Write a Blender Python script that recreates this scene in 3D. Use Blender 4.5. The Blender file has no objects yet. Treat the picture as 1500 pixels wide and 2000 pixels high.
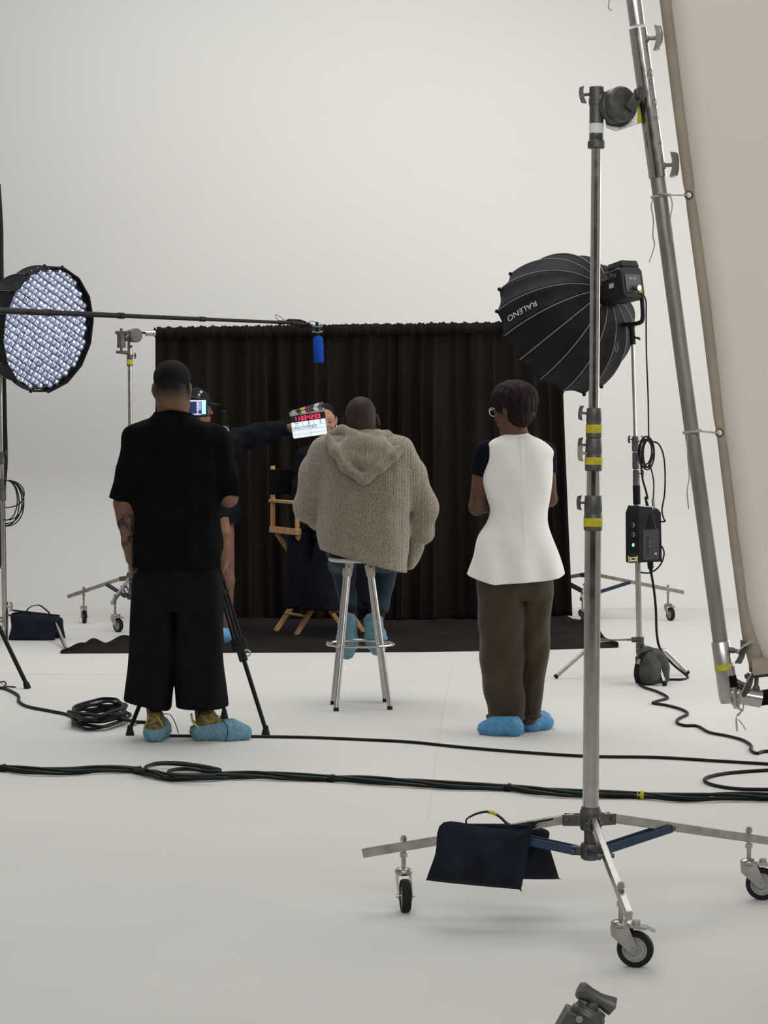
import bpy, math, random
import numpy as np
from mathutils import Vector, Matrix

random.seed(7)
rng = np.random.default_rng(7)
scene = bpy.context.scene
COL = scene.collection

# ---------------------------------------------------------------- camera
FPX, CPX, CPY, HOR, CAMH = 4450.0, 750.0, 1000.0, 806.0, 1.57
PIT = math.atan((CPY - HOR) / FPX)
cam_data = bpy.data.cameras.new('camera')
cam_data.sensor_fit = 'VERTICAL'
cam_data.sensor_height = 24.0
cam_data.lens = FPX / 2000.0 * 24.0
cam_data.clip_end = 200
cam = bpy.data.objects.new('camera', cam_data)
cam.location = (0, 0, CAMH)
cam.rotation_euler = (math.pi / 2 - PIT, 0, 0)
COL.objects.link(cam)
scene.camera = cam

# ---------------------------------------------------------------- world, lights, exposure
world = bpy.data.worlds.new('world')
world.use_nodes = True
world.node_tree.nodes['Background'].inputs[0].default_value = (0.90, 0.95, 1.0, 1)
world.node_tree.nodes['Background'].inputs[1].default_value = 0.20
scene.world = world

def area_light(name, loc, rot, sx, sy, power, color):
    d = bpy.data.lights.new(name, 'AREA')
    d.shape = 'RECTANGLE'; d.size = sx; d.size_y = sy
    d.energy = power; d.color = color
    o = bpy.data.objects.new(name, d)
    o.location = loc; o.rotation_euler = rot
    COL.objects.link(o)
    return o
# the studio's overhead soft lights and the big daylight window in the wall to the right
PW = (305, 145, 245, 450, 100)
area_light('overhead_soft_light', (-0.3, 13.2, 7.3), (0, 0, 0), 6.0, 6.0, PW[0], (1.0, 0.995, 0.975))
area_light('overhead_wall_wash', (-2.2, 15.9, 7.3), (math.radians(8), 0, 0), 8.0, 1.4, PW[1], (1.0, 0.995, 0.975))
area_light('window_daylight', (5.8, 13.5, 3.2), (0, math.radians(90), 0), 4.0, 8.0, PW[2], (1.0, 0.99, 0.965))
area_light('high_fill_behind', (0.5, -2.6, 5.8), (math.radians(94), 0, 0), 9.0, 2.6, PW[3], (1.0, 0.99, 0.965))  # front fill added behind the camera, set high to stay out of the chrome
area_light('overhead_front_light', (0.3, 5.5, 7.3), (0, 0, 0), 6.0, 4.0, PW[4], (1.0, 0.995, 0.975))
scene.view_settings.view_transform = 'Standard'
scene.view_settings.look = 'None'
scene.view_settings.exposure = 0.0
scene.view_settings.gamma = 1.0
scene.view_settings.use_curve_mapping = False
scene.cycles.max_bounces = 8

# ---------------------------------------------------------------- geometry of the view
def _ray(px, py):
    u = (px - CPX) / FPX; v = (CPY - py) / FPX
    c, s = math.cos(PIT), math.sin(PIT)
    return u, c + v * s, -s + v * c
def at(px, py, Y):
    x, y, z = _ray(px, py); t = Y / y
    return Vector((x * t, Y, CAMH + z * t))
def fl(px, py, z=0.0):
    x, y, dz = _ray(px, py); t = (z - CAMH) / dz
    return Vector((x * t, y * t, z))
def V(*a):
    return Vector(a)

# ---------------------------------------------------------------- materials
MATS = {}
def mat(name, col, rough=0.6, metal=0.0, var=0.0, vscale=20.0, bump=0.0, bscale=60.0, col2=None,
        stretch=(1, 1, 1), emit=None, estr=0.0, sheen=0.0, spec=0.5, trans=0.0, rvar=0.0, detail=4.0):
    if name in MATS:
        return MATS[name]
    m = bpy.data.materials.new(name); m.use_nodes = True
    nt = m.node_tree; b = nt.nodes['Principled BSDF']
    b.inputs['Roughness'].default_value = rough
    b.inputs['Metallic'].default_value = metal
    b.inputs['Specular IOR Level'].default_value = spec
    b.inputs['Base Color'].default_value = (*col, 1)
    if sheen:
        b.inputs['Sheen Weight'].default_value = sheen
        b.inputs['Sheen Roughness'].default_value = 0.5
    if emit:
        b.inputs['Emission Color'].default_value = (*emit, 1)
        b.inputs['Emission Strength'].default_value = estr
    if trans:
        b.inputs['Transmission Weight'].default_value = trans
    tc = nt.nodes.new('ShaderNodeTexCoord')
    mp = nt.nodes.new('ShaderNodeMapping'); mp.inputs['Scale'].default_value = stretch
    nt.links.new(tc.outputs['Object'], mp.inputs['Vector'])
    if var or col2:
        n = nt.nodes.new('ShaderNodeTexNoise'); n.inputs['Scale'].default_value = vscale
        n.inputs['Detail'].default_value = detail
        nt.links.new(mp.outputs['Vector'], n.inputs['Vector'])
        r = nt.nodes.new('ShaderNodeValToRGB')
        r.color_ramp.elements[0].position = 0.33; r.color_ramp.elements[1].position = 0.67
        a = col2 if col2 else tuple(max(0, c * (1 - var)) for c in col)
        c = col if col2 else tuple(min(1, c * (1 + var)) for c in col)
        r.color_ramp.elements[0].color = (*a, 1); r.color_ramp.elements[1].color = (*c, 1)
        nt.links.new(n.outputs['Fac'], r.inputs['Fac'])
        nt.links.new(r.outputs['Color'], b.inputs['Base Color'])
        if rvar:
            mr = nt.nodes.new('ShaderNodeMapRange')
            mr.inputs['To Min'].default_value = max(0, rough - rvar); mr.inputs['To Max'].default_value = min(1, rough + rvar)
            nt.links.new(n.outputs['Fac'], mr.inputs['Value'])
            nt.links.new(mr.outputs['Result'], b.inputs['Roughness'])
    if bump:
        n2 = nt.nodes.new('ShaderNodeTexNoise'); n2.inputs['Scale'].default_value = bscale
        n2.inputs['Detail'].default_value = 3
        nt.links.new(mp.outputs['Vector'], n2.inputs['Vector'])
        bp = nt.nodes.new('ShaderNodeBump'); bp.inputs['Strength'].default_value = bump
        bp.inputs['Distance'].default_value = 0.01
        nt.links.new(n2.outputs['Fac'], bp.inputs['Height'])
        nt.links.new(bp.outputs['Normal'], b.inputs['Normal'])
    MATS[name] = m
    return m

CHROME = mat('chrome', (0.46, 0.44, 0.42), 0.15, 1.0, var=0.10, vscale=30, rvar=0.06)
CHROME2 = mat('worn_chrome', (0.40, 0.39, 0.36), 0.30, 1.0, var=0.18, vscale=25, rvar=0.10, bump=0.04, bscale=120)
CAST = mat('cast_metal', (0.105, 0.102, 0.096), 0.45, 0.6, var=0.22, vscale=40, rvar=0.12, bump=0.06, bscale=150)
ALU = mat('galvanised_tube', (0.30, 0.29, 0.265), 0.42, 0.85, var=0.22, vscale=14, rvar=0.1, stretch=(1, 1, .25))
ALUL = mat('polished_tube', (0.46, 0.45, 0.44), 0.24, 1.0, var=0.1, vscale=14, rvar=0.06)
BRUSH = mat('brushed_steel', (0.50, 0.49, 0.48), 0.30, 1.0, var=0.08, vscale=40)
BLUESTEEL = mat('blue_painted_steel', (0.020, 0.045, 0.085), 0.38, 0.15, var=0.2, vscale=40)
BLACKM = mat('black_metal', (0.006, 0.006, 0.007), 0.5, 0.0, var=0.15, vscale=40, spec=0.2)
BLACKP = mat('black_plastic', (0.006, 0.0065, 0.0075), 0.5, 0.0, var=0.15, vscale=60, spec=0.2)
RUBBER = mat('black_rubber', (0.011, 0.011, 0.012), 0.62, 0.0, var=0.2, vscale=50, spec=0.2)
CABLE = mat('black_cable', (0.007, 0.008, 0.009), 0.5, 0.0, var=0.2, vscale=30, spec=0.2)
CABLEG = mat('dark_green_cable', (0.005, 0.011, 0.008), 0.5, 0.0, var=0.3, vscale=20, spec=0.22)
YTAPE = mat('yellow_tape', (0.50, 0.46, 0.012), 0.55, 0.0, var=0.2, vscale=60)
PAPER = mat('white_sticker', (0.75, 0.76, 0.77), 0.6, 0.0, var=0.05)
INK = mat('black_ink', (0.02, 0.02, 0.025), 0.6)
GREYPRINT = mat('grey_print', (0.16, 0.165, 0.17), 0.6)
LIGHTPRINT = mat('pale_print', (0.55, 0.55, 0.55), 0.6)
BAGBLUE = mat('navy_canvas', (0.0075, 0.0105, 0.020), 0.85, 0.0, var=0.35, vscale=14, bump=0.25, bscale=90, spec=0.2)
BAGGREY = mat('grey_canvas', (0.060, 0.066, 0.062), 0.85, 0.0, var=0.2, vscale=20, bump=0.25, bscale=90, spec=0.2)
WEB = mat('black_webbing', (0.010, 0.010, 0.011), 0.8, 0.0, var=0.3, vscale=80, bump=0.2, bscale=300, spec=0.2)
TAN = mat('tan_webbing', (0.34, 0.29, 0.225), 0.85, 0.0, var=0.12, vscale=8, bump=0.15, bscale=400, spec=0.15)
TIE = mat('cotton_tie', (0.42, 0.385, 0.33), 0.9, 0.0, var=0.12, vscale=40, bump=0.2, bscale=300, spec=0.1)
SILK = mat('diffusion_fabric', (0.72, 0.70, 0.66), 0.9, 0.0, var=0.03, vscale=2.5, bump=0.06, bscale=5, spec=0.1)
def _translucent(m, col, fac):
    nt = m.node_tree; t = nt.nodes.new('ShaderNodeBsdfTranslucent'); t.inputs['Color'].default_value = (*col, 1)
    mx = nt.nodes.new('ShaderNodeMixShader'); mx.inputs[0].default_value = fac
    out = nt.nodes['Material Output']; nt.links.new(nt.nodes['Principled BSDF'].outputs[0], mx.inputs[1]); nt.links.new(t.outputs[0], mx.inputs[2]); nt.links.new(mx.outputs[0], out.inputs[0])
_translucent(SILK, (0.85, 0.82, 0.77), 0.6)
BRASS = mat('brass_grommet', (0.20, 0.085, 0.045), 0.4, 0.8, var=0.2)
SBOX = mat('black_softbox_nylon', (0.0075, 0.0085, 0.0090), 0.6, 0.0, var=0.25, vscale=12, bump=0.5, bscale=16, spec=0.15)
PIPING = mat('grey_piping', (0.17, 0.17, 0.17), 0.6)
WOOD = mat('varnished_wood', (0.50, 0.275, 0.115), 0.38, 0.0, var=0.25, vscale=30, stretch=(1, 1, .15))
CANVASB = mat('black_canvas', (0.005, 0.005, 0.0065), 0.9, 0.0, var=0.2, vscale=30, spec=0.08)
COVER = mat('blue_shoe_cover', (0.135, 0.270, 0.345), 0.6, 0.0, var=0.12, vscale=30, bump=0.6, bscale=55, spec=0.3)
COVER2 = mat('bright_blue_shoe_cover', (0.095, 0.29, 0.52), 0.6, 0.0, var=0.12, vscale=30, bump=0.5, bscale=55, spec=0.3)

# ---------------------------------------------------------------- objects
def _props(o, label=None, cat=None, group=None, kind=None):
    if label: o['label'] = label
    if cat: o['category'] = cat
    if group: o['group'] = group
    if kind: o['kind'] = kind
    return o
def thing(name, loc, label, cat, group=None):
    o = bpy.data.objects.new(name, None)
    o.empty_display_size = 0.1
    o.location = loc
    COL.objects.link(o)
    return _props(o, label, cat, group)
def wloc(o):
    p = Vector(o.location)
    while o.parent:
        o = o.parent; p += o.location
    return p
def link_mesh(name, me, m, parent=None, origin=None, **props):
    """me in world coordinates; its origin is moved to the parent's (or to origin)."""
    o = bpy.data.objects.new(name, me)
    COL.objects.link(o)
    if parent is not None:
        off = wloc(parent); o.parent = parent
    else:
        off = Vector(origin) if origin is not None else Vector((0, 0, 0)); o.location = off
    if off.length > 0:
        me.transform(Matrix.Translation(-off))
    if m:
        me.materials.append(m)
    return _props(o, **props)
def np_mesh(name, verts, faces, smooth=True):
    me = bpy.data.meshes.new(name)
    verts = np.asarray(verts, np.float32); faces = np.asarray(faces, np.int32)
    me.vertices.add(len(verts)); me.vertices.foreach_set('co', verts.ravel())
    n, k = faces.shape
    me.loops.add(n * k); me.loops.foreach_set('vertex_index', faces.ravel())
    me.polygons.add(n)
    me.polygons.foreach_set('loop_start', np.arange(0, n * k, k, dtype=np.int32))
    me.polygons.foreach_set('loop_total', np.full(n, k, np.int32))
    me.polygons.foreach_set('use_smooth', np.full(n, smooth))
    me.update(calc_edges=True)
    return me

def frame_of(d, up=(0, 0, 1)):
    d = Vector(d).normalized(); up = Vector(up)
    if abs(d.dot(up.normalized())) > 0.98:
        up = Vector((0, 1, 0)) if abs(d.y) < 0.9 else Vector((1, 0, 0))
    u = d.cross(up).normalized(); w = u.cross(d).normalized()
    return u, w, d

class MB:
    def __init__(s):
        s.v = []; s.f = []
    def add(s, vs, fs):
        n = len(s.v); s.v += [Vector(v) for v in vs]; s.f += [tuple(i + n for i in f) for f in fs]
        return s
    def box(s, c, size, R=None):
        c = Vector(c); hx, hy, hz = (q / 2 for q in size)
        vs = [Vector((x, y, z)) for x in (-hx, hx) for y in (-hy, hy) for z in (-hz, hz)]
        if R is not None: vs = [R @ v for v in vs]
        return s.add([c + v for v in vs], [(0, 1, 3, 2), (4, 6, 7, 5), (0, 4, 5, 1), (2, 3, 7, 6), (0, 2, 6, 4), (1, 5, 7, 3)])
    def bar(s, a, b, w, h, up=(0, 0, 1)):
        a, b = Vector(a), Vector(b); u, n, d = frame_of(b - a, up)
        vs = [p + u * (x * w / 2) + n * (y * h / 2) for p in (a, b) for x, y in ((-1, -1), (1, -1), (1, 1), (-1, 1))]
        return s.add(vs, [(0, 1, 2, 3), (7, 6, 5, 4), (0, 4, 5, 1), (1, 5, 6, 2), (2, 6, 7, 3), (3, 7, 4, 0)])
    def cyl(s, a, b, r, r2=None, n=16, caps=True):
        a, b = Vector(a), Vector(b); r2 = r if r2 is None else r2
        u, w, d = frame_of(b - a)
        vs = []
        for p, q in ((a, r), (b, r2)):
            for i in range(n):
                t = 2 * math.pi * i / n
                vs.append(p + u * (q * math.cos(t)) + w * (q * math.sin(t)))
        fs = [(i, (i + 1) % n, n + (i + 1) % n, n + i) for i in range(n)]
        if caps: fs += [tuple(range(n - 1, -1, -1)), tuple(range(n, 2 * n))]
        return s.add(vs, [f[::-1] for f in fs])
    def lathe(s, prof, o, axis=(0, 0, 1), n=20, caps=True):
        o = Vector(o); u, w, d = frame_of(axis)
        vs = []
        for r, h in prof:
            for i in range(n):
                t = 2 * math.pi * i / n
                vs.append(o + d * h + u * (r * math.cos(t)) + w * (r * math.sin(t)))
        fs = []
        for j in range(len(prof) - 1):
            for i in range(n):
                fs.append((j * n + i, (j + 1) * n + i, (j + 1) * n + (i + 1) % n, j * n + (i + 1) % n))
        if caps:
            fs.append(tuple(range(n))); fs.append(tuple(range(len(prof) * n - 1, (len(prof) - 1) * n - 1, -1)))
        return s.add(vs, fs)
    def tube(s, pts, r, n=8, closed=False, caps=True):
        pts = [Vector(p) for p in pts]; m = len(pts)
        rs = r if isinstance(r, (list, tuple)) else [r] * m
        prev = None; vs = []
        for i, p in enumerate(pts):
            t = (pts[(i + 1) % m] - pts[i - 1]) if (closed or 0 < i < m - 1) else (pts[1] - pts[0] if i == 0 else pts[-1] - pts[-2])
            if t.length < 1e-9: t = Vector((0, 0, 1))
            t.normalize()
            if prev is None: u, w, _ = frame_of(t)
            else:
                u = prev - t * prev.dot(t)
                if u.length < 1e-6: u, w, _ = frame_of(t)
                u.normalize(); w = t.cross(u)
            prev = u
            for k in range(n):
                a = 2 * math.pi * k / n
                vs.append(p + (u * math.cos(a) + w * math.sin(a)) * rs[i])
        fs = []
        for i in range(m if closed else m - 1):
            j = (i + 1) % m
            for k in range(n):
                fs.append((i * n + k, i * n + (k + 1) % n, j * n + (k + 1) % n, j * n + k))
        if caps and not closed:
            fs.append(tuple(range(n - 1, -1, -1))); fs.append(tuple(range((m - 1) * n, m * n)))
        return s.add(vs, fs)
    def ribbon(s, pts, w, t, side):
        """flat strap along pts: w wide along side, t thick"""
        pts = [Vector(p) for p in pts]; m = len(pts); vs = []
        for i, p in enumerate(pts):
            d = (pts[min(i + 1, m - 1)] - pts[max(i - 1, 0)]).normalized()
            sd = Vector(side[i] if isinstance(side, list) else side)
            sd = (sd - d * sd.dot(d)).normalized(); nn = d.cross(sd)
            for x, y in ((-1, -1), (1, -1), (1, 1), (-1, 1)):
                vs.append(p + sd * (x * w / 2) + nn * (y * t / 2))
        fs = [(0, 3, 2, 1), tuple(range((m - 1) * 4, m * 4))]
        for i in range(m - 1):
            for k in range(4):
                fs.append((i * 4 + k, i * 4 + (k + 1) % 4, (i + 1) * 4 + (k + 1) % 4, (i + 1) * 4 + k))
        return s.add(vs, fs)
    def sphere(s, c, r, R=None, nu=16, nv=10):
        c = Vector(c); r = r if hasattr(r, '__len__') else (r, r, r)
        vs = [Vector((0, 0, r[2]))]; fs = []
        for j in range(1, nv):
            for i in range(nu):
                a = math.pi * j / nv; b = 2 * math.pi * i / nu
                vs.append(Vector((r[0] * math.sin(a) * math.cos(b), r[1] * math.sin(a) * math.sin(b), r[2] * math.cos(a))))
        vs.append(Vector((0, 0, -r[2]))); L = len(vs) - 1
        for i in range(nu):
            fs.append((0, 1 + i, 1 + (i + 1) % nu))
            fs.append((L, 1 + (nv - 2) * nu + (i + 1) % nu, 1 + (nv - 2) * nu + i))
        for j in range(nv - 2):
            for i in range(nu):
                a = 1 + j * nu + i; b = 1 + j * nu + (i + 1) % nu
                fs.append((a, a + nu, b + nu, b))
        if R is not None: vs = [R @ v for v in vs]
        return s.add([c + v for v in vs], fs)
    def torus(s, c, axis, R, r, n=32, k=8):
        c = Vector(c); u, w, d = frame_of(axis)
        return s.tube([c + u * (R * math.cos(2 * math.pi * i / n)) + w * (R * math.sin(2 * math.pi * i / n)) for i in range(n)], r, k, closed=True)
    def prism(s, poly, o, ux, uy, t):
        """poly in (ux, uy) plane at o, extruded by vector t (centred)"""
        o, ux, uy, t = Vector(o), Vector(ux), Vector(uy), Vector(t)
        n = len(poly)
        vs = [o + ux * x + uy * y + t * q for q in (-.5, .5) for x, y in poly]
        fs = [tuple(range(n - 1, -1, -1)), tuple(range(n, 2 * n))] + [(i, (i + 1) % n, n + (i + 1) % n, n + i) for i in range(n)]
        return s.add(vs, fs)
    def build(s, name, m, parent=None, origin=None, smooth=True, bev=0.0, angle=35, label=None, cat=None, group=None, kind=None):
        me = bpy.data.meshes.new(name)
        me.from_pydata([tuple(v) for v in s.v], [], s.f)
        me.update()
        import bmesh
        bm = bmesh.new(); bm.from_mesh(me); bmesh.ops.recalc_face_normals(bm, faces=bm.faces); bm.to_mesh(me); bm.free()
        if smooth:
            me.polygons.foreach_set('use_smooth', [True] * len(me.polygons))
            me.set_sharp_from_angle(angle=math.radians(angle))
        o = link_mesh(name, me, m, parent, origin, label=label, cat=cat, group=group, kind=kind)
        if bev:
            md = o.modifiers.new('bevel', 'BEVEL'); md.width = bev; md.segments = 2; md.limit_method = 'ANGLE'
            md.angle_limit = math.radians(40)
        return o

def cat_path(pts, per=8, closed=False):
    """smooth path through points"""
    pts = [Vector(p) for p in pts]; n = len(pts); out = []
    for i in range(n if closed else n - 1):
        g = lambda k: pts[k % n] if closed else pts[min(max(k, 0), n - 1)]
        p0, p1, p2, p3 = g(i - 1), g(i), g(i + 1), g(i + 2)
        for j in range(per):
            t = j / per
            out.append(0.5 * ((2 * p1) + (p2 - p0) * t + (2 * p0 - 5 * p1 + 4 * p2 - p3) * t * t + (3 * p1 - p0 - 3 * p2 + p3) * t ** 3))
    if not closed: out.append(pts[-1])
    return out

def text_geo(txt, size):
    """triangles of a word in the xy plane, centred"""
    c = bpy.data.curves.new('text', 'FONT'); c.body = txt; c.size = size
    c.align_x = 'CENTER'; c.align_y = 'CENTER'; c.resolution_u = 3
    o = bpy.data.objects.new('text', c); COL.objects.link(o)
    bpy.context.view_layer.update()
    me = bpy.data.meshes.new_from_object(o)
    vs = [v.co.copy() for v in me.vertices]; fs = [tuple(p.vertices) for p in me.polygons]
    bpy.data.objects.remove(o); bpy.data.curves.remove(c); bpy.data.meshes.remove(me)
    return vs, fs
def flat_text(name, txt, size, o, ux, uy, m, parent, sx=1.0, **kw):
    vs, fs = text_geo(txt, size)
    o, ux, uy = Vector(o), Vector(ux).normalized(), Vector(uy).normalized()
    b = MB(); b.add([o + ux * (v.x * sx) + uy * v.y for v in vs], fs)
    return b.build(name, m, parent, smooth=False, **kw)

# ---------------------------------------------------------------- implicit surfaces for bodies and cloth
def smin(a, b, k):
    if k <= 0: return np.minimum(a, b)
    h = np.maximum(k - np.abs(a - b), 0) / k
    return np.minimum(a, b) - h * h * (k * 0.25)
class SDF:
    def __init__(s, lo, hi, h):
        s.h = h; s.lo = np.array(lo, np.float64)
        n = np.ceil((np.array(hi) - s.lo) / h).astype(int) + 1
        s.ax = [np.float32(s.lo[i] + np.arange(n[i]) * h) for i in range(3)]
        s.F = np.full(tuple(n), 1.0, np.float32)
    def _op(s, fn, lo, hi, k, sub=False):
        sl = []
        for i in range(3):
            a = np.searchsorted(s.ax[i], lo[i] - k - 3 * s.h); b = np.searchsorted(s.ax[i], hi[i] + k + 3 * s.h)
            sl.append(slice(a, b))
        X = s.ax[0][sl[0]][:, None, None]; Y = s.ax[1][sl[1]][None, :, None]; Z = s.ax[2][sl[2]][None, None, :]
        f = s.F[tuple(sl)]
        if f.size == 0: return s
        d = fn(X, Y, Z).astype(np.float32)
        s.F[tuple(sl)] = -smin(-f, d, k) if sub else smin(f, d, k)
        return s
    def rc(s, a, b, r1, r2=None, k=0.012, flat=False, sub=False):
        a = np.array(a, float); b = np.array(b, float); r2 = r1 if r2 is None else r2
        ba = b - a; L2 = max(ba @ ba, 1e-12); L = math.sqrt(L2)
        def fn(X, Y, Z):
            px, py, pz = X - a[0], Y - a[1], Z - a[2]
            tr = (px * ba[0] + py * ba[1] + pz * ba[2]) / L2
            t = np.clip(tr, 0, 1)
            d = np.sqrt((px - t * ba[0]) ** 2 + (py - t * ba[1]) ** 2 + (pz - t * ba[2]) ** 2) - (r1 + (r2 - r1) * t)
            if flat: d = np.maximum(d, (tr - 1) * L)
            return d
        r = max(r1, r2)
        return s._op(fn, np.minimum(a, b) - r, np.maximum(a, b) + r, k, sub)
    def chain(s, pts, rs, k=0.012, flat=False):
        for i in range(len(pts) - 1):
            s.rc(pts[i], pts[i + 1], rs[i], rs[i + 1], k, flat and i == len(pts) - 2)
        return s
    def ell(s, c, r, R=None, k=0.012, sub=False):
        c = np.array(c, float); r = np.array(r if hasattr(r, '__len__') else (r, r, r), float)
        M = np.eye(3) if R is None else np.array(R)
        def fn(X, Y, Z):
            px, py, pz = X - c[0], Y - c[1], Z - c[2]
            q = [(M[0, i] * px + M[1, i] * py + M[2, i] * pz) for i in range(3)]
            k0 = np.sqrt(sum((q[i] / r[i]) ** 2 for i in range(3)))
            k1 = np.sqrt(sum((q[i] / r[i] ** 2) ** 2 for i in range(3))) + 1e-9
            return k0 * (k0 - 1) / k1
        e = np.abs(M) @ r
        return s._op(fn, c - e, c + e, k, sub)
    def col(s, rows, n=2.0, k=0.012, sub=False, cap=True):
        """vertical loft: rows of (z, cx, cy, rx, ry)"""
        rows = np.array(sorted(rows), float); z = rows[:, 0]
        zz = np.linspace(z[0], z[-1], 160)
        def sm(v):
            m = np.gradient(v, z); i = np.clip(np.searchsorted(z, zz) - 1, 0, len(z) - 2)
            h = z[i + 1] - z[i]; t = (zz - z[i]) / h
            return (2 * t ** 3 - 3 * t ** 2 + 1) * v[i] + (t ** 3 - 2 * t ** 2 + t) * h * m[i] + (-2 * t ** 3 + 3 * t ** 2) * v[i + 1] + (t ** 3 - t ** 2) * h * m[i + 1]
        cols = [sm(rows[:, j]) for j in range(1, 5)]
        def fn(X, Y, Z):
            cx, cy, rx, ry = [np.interp(Z, zz, c) for c in cols]
            q = (np.abs((X - cx) / rx) ** n + np.abs((Y - cy) / ry) ** n) ** (1 / n)
            d = (q - 1) * np.minimum(rx, ry)
            return np.maximum(d, np.maximum(z[0] - Z, Z - z[-1]))
        lo = [(cols[0] - cols[2]).min(), (cols[1] - cols[3]).min(), z[0]]
        hi = [(cols[0] + cols[2]).max(), (cols[1] + cols[3]).max(), z[-1]]
        return s._op(fn, np.array(lo), np.array(hi), k, sub)
    def cut(s, p, n):
        """remove everything on the +n side of the plane through p"""
        p = np.array(p, float); n = np.array(n, float); n /= np.linalg.norm(n)
        X, Y, Z = s.ax[0][:, None, None], s.ax[1][None, :, None], s.ax[2][None, None, :]
        s.F = np.maximum(s.F, ((X - p[0]) * n[0] + (Y - p[1]) * n[1] + (Z - p[2]) * n[2]).astype(np.float32))
        return s
    def disp(s, fn):
        X, Y, Z = s.ax[0][:, None, None], s.ax[1][None, :, None], s.ax[2][None, None, :]
        s.F = s.F + np.where(np.abs(s.F) < 0.06, fn(X, Y, Z), 0).astype(np.float32)
        return s
    def mesh(s, name):
        F = s.F; S = F < 0
        tot = np.zeros(tuple(q - 1 for q in F.shape), np.int8)
        cs = [(i, j, k) for i in (0, 1) for j in (0, 1) for k in (0, 1)]
        nx, ny, nz = F.shape
        for i, j, k in cs:
            tot += S[i:nx - 1 + i, j:ny - 1 + j, k:nz - 1 + k]
        act = (tot > 0) & (tot < 8)
        idx = np.argwhere(act); n = len(idx)
        vid = np.full(tot.shape, -1, np.int32); vid[act] = np.arange(n)
        val = np.stack([F[idx[:, 0] + i, idx[:, 1] + j, idx[:, 2] + k] for i, j, k in cs], 1)
        acc = np.zeros((n, 3)); cnt = np.zeros((n, 1))
        ca = np.array(cs, float)
        for a in range(8):
            for b in range(a + 1, 8):
                if abs(ca[a] - ca[b]).sum() != 1: continue
                m = (val[:, a] < 0) != (val[:, b] < 0)
                va, vb = val[m, a], val[m, b]
                t = (va / (va - vb))[:, None]
                acc[m] += ca[a] + (ca[b] - ca[a]) * t; cnt[m] += 1
        P = s.lo + (idx + acc / cnt) * s.h
        Q = []
        def quads(E, off, dirs, Sx):
            e = np.argwhere(E) + off
            if len(e) == 0: return
            c = [vid[e[:, 0] - d[0], e[:, 1] - d[1], e[:, 2] - d[2]] for d in dirs]
            q = np.stack(c, 1); ins = S[e[:, 0], e[:, 1], e[:, 2]]
            q[~ins] = q[~ins][:, ::-1]
            Q.append(q)
        quads(S[:-1, 1:-1, 1:-1] != S[1:, 1:-1, 1:-1], (0, 1, 1), [(0, 1, 1), (0, 0, 1), (0, 0, 0), (0, 1, 0)], 0)
        quads(S[1:-1, :-1, 1:-1] != S[1:-1, 1:, 1:-1], (1, 0, 1), [(1, 0, 1), (1, 0, 0), (0, 0, 0), (0, 0, 1)], 1)
        quads(S[1:-1, 1:-1, :-1] != S[1:-1, 1:-1, 1:], (1, 1, 0), [(1, 1, 0), (0, 1, 0), (0, 0, 0), (1, 0, 0)], 2)
        return np_mesh(name, P, np.concatenate(Q))
    def build(s, name, m, parent=None, **kw):
        return link_mesh(name, s.mesh(name), m, parent, **kw)
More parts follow.
